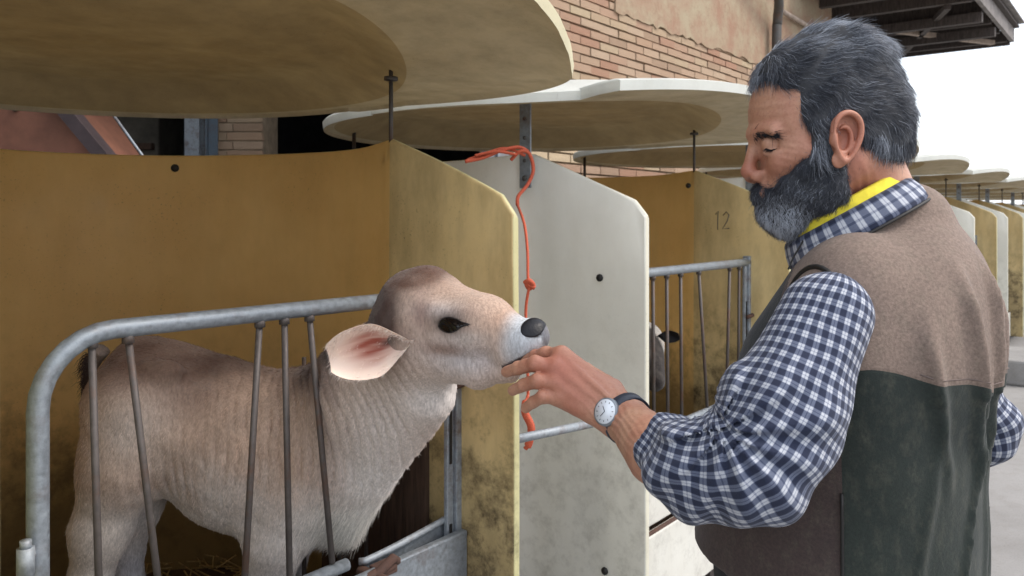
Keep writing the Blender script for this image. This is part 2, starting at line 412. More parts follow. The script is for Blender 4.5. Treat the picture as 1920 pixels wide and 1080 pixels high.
b = MB(); b.box(((t0c+t1c)/2-4, -(.6-1.6), .40), (t1c-t0c+.1, 2.3, .02)); b.build('roof_sheet', M['fibro'], can)

for k, t_ in enumerate((7.3, 8.3)):
    b = MB(); b.beam(cb(t_, -.4, 3.96), cb(t_, nout, 3.94), .10, .12); b.build('tie_beam', M['wood'], can)
b = MB(); b.box(((t1c+7.6)/2-4, 1.6+.30, 3.86-3.9), (t1c-7.6, .03, .30)); b.build('gable_board', M['wood'], can)
kb = tag(empty('kerb_block', P(1908, 410, 7.3)*[1, 1, 0], RZ), 'grey weathered concrete block lying on the yard by the far hutches at right', 'block')
b = MB(); b.box((0, 0, .11), (.9, .34, .22)); b.build('slab', M['ground'], kb, .02)
# things inside the barn, seen over the first hutch
def P2(px, py, d): return P(px, py, d)
t_ = tag(empty('brick_pillar', P(456, 410, 6.0)*[1, 1, 0]), 'square brick pillar standing at the barn opening between steel post and dark bay', 'pillar')
pc = P(456, 300, 6.0)
b = MB(); b.box((0, 0, 1.7), (.40, .40, 3.4)); b.build('core', M['mortar'], t_)
for r_ in range(20, 46):
    for k in range(2):
        for side in (0,):
            w_ = .205; x = -.205+k*.21+(.0 if r_ % 2 else 0); 
            xs = [(-.212, -.004), (.004, .212)] if r_ % 2 else [(-.212, -.108), (-.1, .1), (.108, .212)][k:k+1] if k < 2 else []
        if r_ % 2: x0, x1 = ((-.212, -.004), (.004, .212))[k]
        else: x0, x1 = ((-.212, -.05), (-.04, .212))[k]
        o = link('brick', random.choice(brick_me), t_, ((x0+x1)/2, -.20, .6+r_*.067*.98)); o.scale = (x1-x0, .035, .054)
post = tag(empty('steel_post', P(372, 410, 5.6)*[1, 1, 0]), 'bluish galvanised steel post beside the brick pillar', 'post')
b = MB(); b.box((-.045, 0, 1.6), (.10, .012, 3.2)); b.box((-.045, .1, 1.6), (.10, .012, 3.2)); b.box((-.045, .05, 1.6), (.012, .09, 3.2)); b.build('web', M['galvold'], post)
b = MB(); b.box((.07, .06, 1.7), (.09, .01, 3.4)); b.box((.045, .05, 1.7), (.014, .06, 3.4)); b.build('clad_strip', galv('blue_grey_cladding', (.10,.13,.16), .5, .3), post)
hp = tag(empty('feed_hopper', P(60, 410, 3.9)*[1, 1, 0]), 'rust-red sloping steel hopper with dark edge rail at far left', 'hopper')
o_ = P(60, 410, 3.9)*[1, 1, 0]
q = [P(-260, 160, 3.9)-o_, P(105, 180, 3.9)-o_, P(190, 300, 3.9)-o_, P(300, 430, 3.9)-o_, P(-260, 430, 3.9)-o_]
b = MB(); b.add(q+[x+np.array([0, .5, 0]) for x in q], [(0,1,2,3,4), (9,8,7,6,5)]+[(i, (i+1) % 5, (i+1) % 5+5, i+5) for i in range(5)]); b.build('side_sheet', M['redsheet'], hp)
b = MB(); b.beam(P(95, 170, 3.86)-o_, P(330, 452, 3.86)-o_, .06, .10, up=(0, 1, 0)); b.build('edge_rail', simple('purple_brown_paint', (.045,.03,.032), .7), hp)
b = MB(); b.tube([P(180, 170, 3.84)-o_, P(345, 400, 3.84)-o_], .006, 6); b.build('cable', M['galvold'], hp)
b = MB(); b.tube([P(28, 204, 3.88)-o_, P(28, 204, 3.90)-o_], .014, 10); b.build('bolt', M['darksteel'], hp)
bl = tag(empty('concrete_block', P(270, 410, 6.6)*[1, 1, 0]), 'grey-brown stepped block in the dark barn left of the steel post', 'block')
b = MB(); b.box((0, 0, 1.25), (.46, .5, 2.5)); b.build('block_body', M['greybrown'], bl, .02)
for k in range(4):
    b = MB(); b.box((.09, -.28, 1.66+k*.12), (.22, .06, .05)); b.build('step', M['plank'], bl)
jm = tag(empty('door_leaf', P(930, 410, 5.0)*[1, 1, 0]), 'grey metal door leaf ajar at the edge of the brick wall', 'door')
b = MB(); b.box((0, 0, 1.5), (.24, .03, 3.0), rz=.9); b.build('leaf', galv('grey_door', (.2,.2,.21), .6, .2), jm)
b = MB(); b.box((.01, -.02, 1.5), (.025, .03, 3.0), rz=.9); b.build('rail', M['galv'], jm)

# ------------------------------------------------------------------ calf hutches
RH = .63                                   # back arc radius
def plan(uL=-.57, uR=.57, L=.397, vb=.27, frontZ=(1.488, 1.488)):
    """outline of the shell from left wing front to right wing front: (u, v, top z, wingness)"""
    pts = []
    aR = math.atan2(vb, uR); aL = math.pi-math.atan2(vb, -uL)
    rL = math.hypot(uL, vb); rR = math.hypot(uR, vb)
    n = 10
    for i in range(n):                     # left wing, from the front back
        s = i/n; v = vb+L*(1-s); z = frontZ[0]+(1.652-frontZ[0])*s
        if i == 0: z -= .03
        pts.append((uL, v, z, 0))
    m = 64
    for i in range(m+1):
        s = i/m; a = aL+(2*math.pi+aR-aL)*s; r = rL+(rR-rL)*s
        z = 1.637+.015*(math.exp(-((s)/.06)**2)+math.exp(-((1-s)/.06)**2))+.004*math.sin(s*9)
        pts.append((r*math.cos(a), r*math.sin(a), z, 1))
    for i in range(1, n+1):
        s = i/n; v = vb+L*s; z = 1.652+(frontZ[1]-1.652)*s+.006*math.sin(s*math.pi)
        if i == n: z -= .03
        pts.append((uR, v, z, 2))
    return pts
def shell(parent, **kw):
    pl = plan(**kw); n = len(pl); th = .022
    # inward normals
    A = np.array([[p[0], p[1]] for p in pl]); T = np.gradient(A, axis=0); T /= np.linalg.norm(T, axis=1, keepdims=True)
    Nn = np.stack([-T[:, 1], T[:, 0]], 1)
    for i in range(n):                     # towards the inside
        if np.dot(Nn[i], -A[i] + np.array([0, .1])) < 0: Nn[i] *= -1
    for i, p in enumerate(pl):
        if p[3] == 0: Nn[i] = (1, 0)
        if p[3] == 2: Nn[i] = (-1, 0)
    zs = np.concatenate([np.linspace(.2, 1.3, 12), np.linspace(1.4, 1.65, 4)])
    R_ = 14
    V = []; 
    def col(p, z): return (p[0], -p[1], z)
    for side in (0, 1):
        for i, p in enumerate(pl):
            q = A[i]+Nn[i]*(th if side == 0 else 0)
            for k in range(R_+1):
                s = k/R_; z = .2+(p[2]-.2)*s
                if k == R_: q2 = A[i]+Nn[i]*(th*(.72 if side == 0 else .28))
                else: q2 = q; 
                if k == R_-0: z = p[2]
                elif k == R_-1: z = p[2]-.010
                bul = .006*math.sin(s*3.14)*math.sin(i*.35)
                V.append((q2[0]+Nn[i][0]*bul, -(q2[1]+Nn[i][1]*bul), z))
    o2 = n*(R_+1); Fc = []; mi = []
    for i in range(n-1):
        w = pl[i][3] if pl[i][3] != 1 else (pl[i+1][3] if pl[i+1][3] != 1 else 1)
        for k in range(R_):
            a = i*(R_+1)+k; b = (i+1)*(R_+1)+k
            Fc.append((a, b, b+1, a+1)); mi.append(1 if w == 2 else (0 if w == 1 else 4))
            Fc.append((o2+a, o2+a+1, o2+b+1, o2+b)); mi.append(2)
        a = i*(R_+1)+R_; b = (i+1)*(R_+1)+R_; Fc.append((a, b, o2+b, o2+a)); mi.append(4 if w == 0 else 3)
        a = i*(R_+1); b = (i+1)*(R_+1); Fc.append((a, o2+a, o2+b, b)); mi.append(2)
    for k in range(R_):
        a = k; Fc.append((a, a+1, o2+a+1, o2+a)); mi.append(4)
        a = (n-1)*(R_+1)+k; Fc.append((a, o2+a, o2+a+1, a+1)); mi.append(3)
    me = bpy.data.meshes.new('shell'); me.from_pydata(V, [], Fc)
    for x in (M['inner'], M['wing'], M['outer'], M['edge'], M['wedge']): me.materials.append(x)
    me.polygons.foreach_set('material_index', mi); me.polygons.foreach_set('use_smooth', [True]*len(Fc))
    me.set_sharp_from_angle(angle=math.radians(40))
    o = link('shell', me, parent); bv = o.modifiers.new('bevel', 'BEVEL'); bv.width = .004; bv.segments = 2; bv.limit_method = 'ANGLE'; bv.angle_limit = math.radians(50)
    return o
def roof(parent, arch=.06, z=1.81, topmat='rooft', bulge=.2, corner=.70, uc=.70):
    """dished disc with a visor towards the front"""
    R0 = .76; R1 = .80; cv = -.2; vmax = corner
    def sst(a, b, x): t = min(1, max(0, (x-a)/(b-a))); return t*t*(3-2*t)
    NA = 300; NR0 = 10; NR1 = 9
    out = []
    for i in range(NA):
        a = 2*math.pi*i/NA; du, dv = math.cos(a), math.sin(a); rr = R1
        # visor outline: front curve v = corner + bulge*(1-(u/uc)^2), |u| < uc, side lines u = +-uc
        best = None
        if dv > 0:
            ph = abs(math.atan2(du, dv)); far_ = du > 0; pc_ = math.atan2(uc, corner-cv)
            rr = R1+.10*sst(1.9, .78, ph) if ph > .78 else R1+.10
            if ph <= pc_:
                for s in np.linspace(.78, 1.6, 500):
                    u, v = du*s, cv+dv*s
                    if v > corner+bulge*(1-(abs(u)/uc)**2.2) or abs(u) > uc+.001: break
                    rr = s
            elif far_ and ph < 1.5:
                e_ = math.hypot(uc, corner-cv); rr = max(rr, e_+(R1-e_)*sst(pc_, 1.5, ph))
            elif ph < pc_+.03:
                e_ = math.hypot(uc, corner-cv); rr = e_+(R1+.10-e_)*(ph-pc_)/.03
        out.append(rr)
    out = np.array(out)
    def under(u, v, r):
        arc = arch*max(0, 1-(u/uc)**2)*sst(.0, .75, v)
        dish = .075*(1-sst(.60, .755, r))
        sag = .0
        return z+arc+dish+sag
    rings = []
    for k in range(1, NR0+1): rings.append(('d', k/NR0*R0))
    for k in range(1, NR1+1): rings.append(('o', k/NR1))
    th = .024; V = []; Fc = []; mi = []
    V.append((0, -cv, under(0, cv, 0)))
    for kind, s in rings:
        for i in range(NA):
            a = 2*math.pi*i/NA; r = s if kind == 'd' else R0+(out[i]-R0)*s
            u, v = math.cos(a)*r, cv+math.sin(a)*r
            zz = under(u, v, r)
            if kind == 'o' and s > .999: zz -= .012
            V.append((u, -v, zz))
    nb_ = len(V); V.append((0, -cv, under(0, cv, 0)+th))
    for kind, s in rings:
        for i in range(NA):
            a = 2*math.pi*i/NA; r = s if kind == 'd' else R0+(out[i]-R0)*s
            if kind == 'o' and s > .999: r += .004
            u, v = math.cos(a)*r, cv+math.sin(a)*r; V.append((u, -v, under(u, v, r)+th*(1 if s < .999 or kind == 'd' else .62)))
    K = len(rings)
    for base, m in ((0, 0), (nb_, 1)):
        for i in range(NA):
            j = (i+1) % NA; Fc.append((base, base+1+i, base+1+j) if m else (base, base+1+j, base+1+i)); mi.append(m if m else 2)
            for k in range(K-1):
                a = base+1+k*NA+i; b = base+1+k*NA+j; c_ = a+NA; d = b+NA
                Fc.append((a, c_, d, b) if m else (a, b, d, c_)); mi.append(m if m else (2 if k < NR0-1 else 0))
    for i in range(NA):
        j = (i+1) % NA; a = 1+(K-1)*NA+i; b = 1+(K-1)*NA+j; Fc.append((a, b, nb_+b, nb_+a)); mi.append(1)
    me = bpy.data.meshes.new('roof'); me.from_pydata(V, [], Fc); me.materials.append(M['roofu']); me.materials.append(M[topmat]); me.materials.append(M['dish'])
    me.polygons.foreach_set('material_index', mi); me.polygons.foreach_set('use_smooth', [True]*len(Fc)); me.set_sharp_from_angle(angle=math.radians(45))
    return link('roof', me, parent)
def sup(parent, ub=-.60):
    for (u, v) in ((.555, .262),):
        b = MB(); b.tube([(u, -v, 1.60), (u, -v, 1.835)], .0055, 8); b.tube([(u, -v, 1.803), (u, -v, 1.812)], .018, 10); b.build('roof_rod', M['darksteel'], parent)
    b = MB(); b.tube([(-.35, .85, 0), (-.35, .85, 1.835)], .008, 8); b.build('roof_prop', M['darksteel'], parent)
    b = MB(); b.box((ub, -.262, 1.68), (.006, .042, .27)); 
    o = b.build('roof_bracket', M['galv'], parent)
    for z in (1.575, 1.63, 1.70, 1.76):
        h = MB(); h.tube([(ub-.002, -.262, z), (ub-.0065, -.262, z)], .009 if z < 1.6 else .006, 10); h.build('bolt', M['darksteel'], o)
def hole(parent, u, v, z, nu, nv, r=.011):
    b = MB(); p = np.array([u, -v, z]); n = np.array([nu, -nv, 0]); b.tube([p-n*.002, p+n*.0015], r, 14); return b.build('bolt_head', M['black'], parent)
GV = .50
def g_frame(uL, uR, top=1.275, low=.76, r=.0155):
    z = top; R = .11
    pts = [(uL, -GV, low)]+[(uL, -GV, top-R-.2)]+[(uL+R*(1-math.cos(a)), -GV, top-R+R*math.sin(a)) for a in np.linspace(0, math.pi/2, 8)]+[(uR, -GV, top)]
    return pts
def gate(parent, uL, uR, bars, uM=None, name='gate', ptop=1.30):
    b = MB(); b.tube(g_frame(uL, uR), .0155, 14); b.tube([(uL, -GV, .745), (uM if uM is not None else uR, -GV, .745)], .013, 10)
    gobj = b.build(name, M['galv'], parent)
    for (u0, z0, u1, z1) in bars:
        b = MB(); b.tube([(u0, -GV, z0), (u1, -GV, z1)], .0062, 8); b.tube([(u0, -GV, z0-.012), (u0, -GV, z0+.004)], .010, 8); b.build('bar', M['bar'], gobj)
    # right hand post: folded galvanised section with slots
    b = MB(); b.box((uR+.0, -GV, (.385+ptop)/2), (.035, .028, ptop-.385)); b.box((uR-.030, -GV-.0, (.385+ptop)/2), (.022, .012, ptop-.40)); po = b.build('gate_post', M['galvold'], parent, .002)
    for z in (.62, 1.0):
        s = MB(); s.box((uR-.031, -GV-.0075, z), (.007, .003, .24)); s.build('slot', M['black'], po)
    b = MB(); b.tube([(uR-.05, -GV-.02, 1.06), (uR+.03, -GV-.02, 1.066)], .008, 8); b.build('hinge_pin', M['rust'], parent)
    return gobj
def front_board(parent, uL, uR, mat='outer'):
    b = MB(); b.box(((uL+uR)/2, -GV-.025, .60), (uR-uL, .02, .25)); b.build('front_board', M[mat], parent, .004)
    b = MB(); b.box(((uL+uR)/2, -GV-.04, .33), (uR-uL, .03, .255)); b.build('base_board', M['outer'], parent, .004)
    b = MB(); b.box(((uL+uR)/2, -GV-.045, .461), (uR-uL, .012, .007)); b.build('rusty_seam', M['rust'], parent)
def floor_(parent):
    b = MB(); pts = [(.60*math.cos(a), max(-.60*math.sin(a), -.46)) for a in np.linspace(0, 2*math.pi, 40, endpoint=False)]
    v = [(x, y, .42) for x, y in pts]+[(x, y, .36) for x, y in pts]
    b.add(v, [tuple(range(40)), tuple(range(79, 39, -1))]+[(i, (i+1) % 40, 40+(i+1) % 40, 40+i) for i in range(40)])
    b.box((0, -.33, .388), (1.06, .28, .05)); b.build('slatted_floor', M['plank'], parent)
    for a in range(4):
        b = MB(); b.box((.42*(1 if a % 2 else -1), .38*(1 if a > 1 else -1), .18), (.06, .06, .36)); b.build('leg', M['wood'], parent)
    s = MB()
    for _ in range(900):
        a = random.uniform(0, 6.28); r = .57*math.sqrt(random.random()); x, y = r*math.cos(a), max(r*math.sin(a), -.40); L = random.uniform(.03, .10); th = random.uniform(0, 3.14)
        z = .424+random.uniform(0, .035); s.beam((x, y, z), (x+L*math.cos(th), y+L*math.sin(th), z+random.uniform(-.01, .02)), .003, .003)
    tag(s.build('straw', M['straw'], parent), kind='stuff')
# ---- hutch nearest the camera
def hutch_root(k, label):
    p = C1+ROW*SP*k; return tag(empty('calf_hutch', (p[0], p[1], 0), RZ), label, 'calf hutch', 'calf hutches in a row along the barn')
def to_loc(k, w):                        # world -> hutch coordinates (u, v, z)
    d = np.asarray(w)-(C1+ROW*SP*k); return np.array([d@ROW, d@FRONT, w[2]])
def on_gate(k, px, py, v=GV):            # where the sight line meets the gate's plane
    c = C1+ROW*SP*k+FRONT*v; kx = (px-960)/F; u = (kx*c[1]-c[0])/(ROW[0]-kx*ROW[1]); d = c[1]+ROW[1]*u
    return u, CAMH-(py-410)/F*d
h1 = hutch_root(0, 'yellow stained calf hutch nearest the camera, holding the fawn calf')
sh1 = shell(h1, uL=-.487, frontZ=(1.30, 1.488)); sh1.data.materials[4] = M['edge']
roof(h1, arch=.095, z=1.80, topmat='rooft1', bulge=.22, uc=.735)
sup(h1, -.516)
bars = []
for (a, b2, c_, d_) in ((172, 640, 185, 1080), (240, 630, 295, 1080), (487, 603, 459, 1080), (533, 598, 543, 1080), (580, 594, 622, 1045)):
    u0, _ = on_gate(0, a, b2); u1, z1 = on_gate(0, c_, d_)
    z0 = 1.262; zz = .76; s = (z0-zz)/(z0-z1) if z1 < z0 else 1
    bars.append((u0, z0, u0+(u1-u0)*s, zz))
gate(h1, -.361, .548, bars, uM=on_gate(0, 650, 1050)[0], ptop=1.20)
front_board(h1, -.44, .545, 'galv')
# head-hole guard: galvanised sheet with a swept top beside the post, a rusty clamp
ua, za = on_gate(0, 725, 1010); ub, zb = on_gate(0, 850, 985)
b = MB(); n_ = 10; V_ = []
for i in range(n_+1):
    s = i/n_; u = ua-.05+(.535-ua+.05)*s; z = .728+.020*s**1.5
    V_ += [(u, -GV+.012, z), (u, -GV+.012, .47), (u, -GV+.016, z), (u, -GV+.016, .47)]
Fq = []
for i in range(n_): a = 4*i; Fq += [(a, a+1, a+5, a+4), (a+2, a+6, a+7, a+3), (a, a+4, a+6, a+2)]
b.add(V_, Fq, 0, False); b.build('guard_sheet', M['galv'], h1)
b = MB(); b.tube([(ua-.06, -GV+.02, .729)]+[(ua-.05+(.535-ua+.05)*i/10, -GV+.010, .730+.020*(i/10)**1.5) for i in range(11)], .008, 8); b.build('sheet_rim', M['galvold'], h1)
uu, zz = on_gate(0, 700, 1055)
b = MB(); b.box((uu+.01, -GV-.02, zz-.01), (.05, .035, .022)); b.tube([(uu-.04, -GV-.03, zz-.02), (uu+.02, -GV-.04, zz+.014), (uu+.05, -GV-.02, zz-.01)], .011, 8); b.tube([(uu-.02, -GV-.06, zz-.015), (uu-.02, -GV+.02, zz-.015)], .012, 10); b.tube([(uu+.03, -GV-.03, zz-.004), (uu-.07, -GV-.03, zz-.014)], .012, 8)
b.build('clamp', M['rust'], h1, .006)
b = MB(); b.tube([(uu-.35, -GV-.02, zz-.045), (uu-.02, -GV-.02, zz-.03)], .020, 10); b.build('lower_rail', M['galvold'], h1)
# rear rails seen under the neck
for u in (.26, .36, .44):
    b = MB(); b.tube([(u, -.30, .45), (u, -.30, 1.14)], .005, 8); b.build('rear_bar', M['bar'], h1)
for k in range(5):
    b = MB(); b.box((.534, -(.055+.080*k), .70), (.014, .077, .54+.01*(k % 2))); b.build('plank', M['plank'], h1)
uu, zz = on_gate(0, 38, 1040)
b = MB(); b.tube([(uu, -GV-.02, zz-.025), (uu, -GV-.02, zz+.015)], .012, 12); b.tube([(uu, -GV-.02, zz+.015), (uu, -GV-.02, zz+.026)], .008, 12); b.tube([(uu, -GV-.02, zz), (-.361, -GV, zz)], .006, 8); b.build('latch', M['galvold'], h1)
# bolts on the shell
d1 = to_loc(0, P(331, 316, 2.37)); a_ = math.atan2(d1[1], d1[0]); aL_ = math.pi-math.atan2(.27, .487); aR_ = math.atan2(.27, .57); s_h = ((a_ % (2*math.pi))-aL_)/(2*math.pi+aR_-aL_); rh = math.hypot(.487, .27)*(1-s_h)+math.hypot(.57, .27)*s_h-.0225
hole(h1, rh*math.cos(a_), rh*math.sin(a_), d1[2], -math.cos(a_), -math.sin(a_), .0115)
a_ = math.atan2(.262, .57)-.05; hole(h1, (RH-.02)*math.cos(a_), (RH-.02)*math.sin(a_), 1.60, -math.cos(a_), -math.sin(a_), .011)
floor_(h1)
# ---- second hutch (master for the rest)
h2 = hutch_root(1, 'second calf hutch, white outside, with the numeral 12 scrawled on its yellow inner wing')
shell(h2); roof(h2, arch=.045, z=1.80, bulge=.14, uc=.735, corner=.675)
sup(h2)
gb = []
for (a, c_) in ((1224, 1226), (1250, 1252), (1276, 1278), (1310, 1326), (1368, 1362), (1386, 1384)):
    u0, _ = on_gate(1, a, 510); u1, _ = on_gate(1, c_, 850); gb.append((u0, 1.262, u1, .76))
for u in (-.28, -.38): gb.append((u, 1.262, u+.01, .76))
gate(h2, -.50, .548, gb)
front_board(h2, -.545, .545); floor_(h2)
w = P(1133, 520, 2.36); d = to_loc(1, w); hole(h2, -.571, d[1]+.0, d[2], -1, 0, .011)
w = P(1138, 1068, 2.34); d = to_loc(1, w); hole(h2, -.571, d[1], d[2], -1, 0, .011)
hole(h2, .545, .24, 1.59, -.8, .2, .011)
num = MB()
def stroke(pts):
    out = []
    for px, py in pts:
        # the inner face of the right wing: u = .548
        c = C1+ROW*(SP+.5475); kx = (px-960)/F; v = (kx*c[1]-c[0])/(FRONT[0]-kx*FRONT[1]); d = c[1]+FRONT[1]*v
        out.append((.5465, -v, CAMH-(py-410)/F*d))
    num.tube(out, .0022, 6)
stroke([(1342, 402), (1347, 396), (1346, 412), (1346, 431)]); stroke([(1356, 404), (1362, 397), (1367, 403), (1364, 414), (1355, 429), (1368, 428)])
num.build('numeral_12', M['darksteel'], h2)
for (px, py) in ((1306, 620), (1330, 625), (1338, 640)):
    c = C1+ROW*(SP+.5475); kx = (px-960)/F; v = (kx*c[1]-c[0])/(FRONT[0]-kx*FRONT[1]); d = c[1]+FRONT[1]*v
# copies down the row
def copy_tree(o, parent=None):
    c = o.copy(); COL.objects.link(c); c.parent = parent
    for ch in o.children: copy_tree(ch, c)
    return c
names = ['third', 'fourth', 'fifth', 'sixth', 'seventh', 'eighth', 'ninth', 'tenth']
keep = [c for c in h2.children if c.name.startswith('numeral')]
for i in range(8):
    c = h2.copy(); COL.objects.link(c)
    for ch in h2.children:
        if ch in keep or ch.name.startswith(('straw',)): continue
        if i > 4 and ch.name.startswith(('bolt', 'hinge', 'leg')): continue
        copy_tree(ch, c)
    p = C1+ROW*SP*(i+2)+FRONT*random.uniform(-.03, .03); c.location = (p[0], p[1], 0); c.rotation_euler.z = RZ+random.uniform(-.02, .02)
    c['label'] = names[i]+' calf hutch along the row from the camera, ' + ('half hidden behind the bearded man' if i < 2 else 'small beyond the man\'s shoulder')
# rail across the gap between first and second hutch
gr = tag(empty('gap_rail', P(1050, 410, 2.2)*[1, 1, 0]), 'grey steel rail crossing the gap by the white hutch wing', 'rail')
o_ = P(1050, 410, 2.2)*[1, 1, 0]
b = MB(); a0 = C1+ROW*.60+FRONT*.60; a1 = C1+ROW*(SP-.585)+FRONT*.60
b.tube([np.array([a0[0], a0[1], 0])-o_+[0, 0, .93], np.array([a1[0], a1[1], 0])-o_+[0, 0, .885]], .011, 10)
b.build('pipe', M['galvold'], gr)
# orange twine tied to the bracket
tw = empty('baling_twine', P(975, 300, 2.40)); tag(tw, 'orange baling twine knotted round the steel bracket and hanging down the gap', 'twine')
o_ = np.array(P(975, 300, 2.40))
def tws(name, pts, r, parent=tw):
    b = MB(); pp = [np.array(P(*p))-o_ for p in pts]; b.tube(smooth_path(pp, 8), r, 7); return b.build(name, M['twine'], parent)
tws('loop', [(958, 300, 2.385), (975, 284, 2.375), (992, 288, 2.38), (1000, 318, 2.38), (990, 345, 2.37), (972, 368, 2.33), (970, 384, 2.30)], .0055)
tws('strand', [(872, 303, 2.36), (905, 296, 2.37), (940, 282, 2.37), (972, 276, 2.375), (990, 284, 2.38)], .0055)
tws('strand', [(876, 300, 2.37), (910, 288, 2.375), (948, 278, 2.38), (985, 292, 2.38)], .0045)
tws('strand', [(890, 292, 2.365), (930, 284, 2.365), (968, 290, 2.37)], .0045)
tws('hanging_strand', [(970, 384, 2.30), (983, 420, 2.1), (989, 470, 2.05), (990, 520, 2.02), (993, 536, 2.02)], .0038)
tws('knot', [(984, 530, 2.02), (992, 526, 2.01), (1000, 534, 2.02), (992, 541, 2.03), (988, 532, 2.02), (1003, 540, 2.02)], .006)
tws('hanging_strand', [(993, 536, 2.02), (986, 580, 2.03), (988, 660, 2.03), (990, 740, 2.04), (984, 775, 2.03)], .0038)
tws('tail', [(990, 740, 2.03), (984, 770, 2.02), (996, 800, 2.02), (992, 830, 2.02), (984, 842, 2.02)], [.004]*4+[.010]*20+[.010]*4+[.006]*4+[.004])
for k, v_ in enumerate(()): pass
# ------------------------------------------------------------------ calf
m, t, b = new_mat('calf_coat', .85, spec=.2); a = N(t, 'ShaderNodeAttribute'); a.attribute_name = 'col'; c = objc(t)
cs = objc(t, (1, 1, .35)); n1 = noise(t, cs, 240, 4, .7); n2 = noise(t, c, 26, 5, .65)
cc = mixc(t, ramp(t, n1, [(.3, .5), (.7, 0.)]), a.outputs['Color'], (.05, .035, .028)); cc = mixc(t, ramp(t, n2, [(.4, 0.), (.75, .12)]), cc, (.50, .44, .38))
t.links.new(cc, b.inputs['Base Color']); bump(t, b, n1, .35, .003); b.inputs['Sheen Weight'].default_value = .15
M['coat'] = m
m, t, b = new_mat('calf_hair', .7, spec=.25); a = N(t, 'ShaderNodeAttribute'); a.attribute_name = 'col'; hi = N(t, 'ShaderNodeHairInfo')
cc = mixc(t, hi.outputs['Random'], a.outputs['Color'], (0, 0, 0)); hs = N(t, 'ShaderNodeHueSaturation'); t.links.new(a.outputs['Color'], hs.inputs['Color'])
t.links.new(math_(t, 'MULTIPLY_ADD', hi.outputs['Random'], .55, .78), hs.inputs['Value']); t.links.new(hs.outputs[0], b.inputs['Base Color']); M['fur'] = m
m, t, b = new_mat('wet_eye', .08, (.006, .004, .004), spec=.4); M['eye'] = m
m, t, b = new_mat('ear_inside', .8, (.5, .33, .27), spec=.3); a = N(t, 'ShaderNodeAttribute'); a.attribute_name = 'col'; t.links.new(a.outputs['Color'], b.inputs['Base Color'])
b.inputs['Subsurface Weight'].default_value = .15; b.inputs['Subsurface Radius'].default_value = (.01, .004, .002); M['earskin'] = m
m, t, b = new_mat('nose_leather', .38, (.010, .010, .013), spec=.25); n1 = noise(t, objc(t), 300, 3); bump(t, b, n1, .5, .001); M['nose'] = m
m = simple('hoof_horn', (.06,.05,.045), .5); M['hoof'] = m

FAWN = np.array(s2l((194, 170, 154))); PALE = np.array(s2l((232, 224, 218))); DARK = np.array(s2l((84, 68, 66))); WARM = np.array(s2l((200, 168, 144)))
J = dict(rump=P(235,742,1.76), tail=P(165,650,1.76))
def legs(p, sgn, hx, fx, fl=.42):
    """near (-1) or far (+1) pair of legs"""
    hy = hx[1]; o = np.array([0, sgn*.075, 0]); dd = []
    H = lambda px, py: P(px, py, hy)+o
    d = rc(p, H(272, 745), H(262, 850), .090, .080)
    d = smin(d, rc(p, H(262, 850), H(222, 970), .080, .056), .04)
    d = smin(d, rc(p, H(222, 970), H(205, 1045), .056, .042), .03)
    d = smin(d, rc(p, H(205, 1045), H(222, 1230), .036, .028), .02)
    d = smin(d, rc(p, H(222, 1230), H(244, 1275), .032, .036), .02)
    G = lambda px, py: P(px, py, fx[1])+o*.95
    e = rc(p, G(590, 850), G(535, 985), .090, .062)
    e = smin(e, rc(p, G(535, 985), G(520, 1085), .060, .046), .03)
    e = smin(e, rc(p, G(515, 1085), G(520, 1210), .040, .028), .02)
    e = smin(e, rc(p, G(520, 1210), G(535, 1255), .030, .035), .02)
    return d, e
def body(p):
    d = el(p, P(282, 742, 1.76), (.118, .112, .118))
    d = smin(d, rc(p, P(360, 792, 1.77), P(545, 838, 1.79), .146, .156), .06)
    d = smin(d, el(p, P(465, 850, 1.78), (.19, .135, .175)), .04)
    d = smin(d, el(p, P(610, 855, 1.79), (.135, .115, .185), np.array([[.97, 0, -.25], [0, 1, 0], [.25, 0, .97]])), .05)
    d = smin(d, rc(p, P(655, 905, 1.76), P(640, 975, 1.78), .075, .055), .05)     # brisket
    for s_ in (-1, 1):
        a, e = legs(p, s_, P(200, 800, 1.76), P(560, 850, 1.79)); d = smin(d, a, .045); d = smin(d, e, .045)
    # ruminant's narrow back ridge, hip bone
    d = smin(d, rc(p, P(262, 668, 1.76), P(420, 712, 1.77), .035, .04), .05)
    d = smin(d, el(p, P(310, 695, 1.66), (.035, .02, .02)), .04)
    # neck
    n = rc(p, P(640, 800, 1.805), P(705, 725, 1.66), .146, .118)
    n = smin(n, rc(p, P(800, 742, 1.50), P(700, 880, 1.69), .055, .055), .05)
    n = smin(n, rc(p, P(705, 725, 1.66), P(768, 652, 1.49), .118, .086), .05)
    d = smin(d, n, .07)
    d = smax(d, -el(p, P(350, 745, 1.605), (.045, .03, .055)), .06)                   # hollow of the flank
    return d
HEADY = 1.40
def hv(px, py, d): return P(px, py, d)
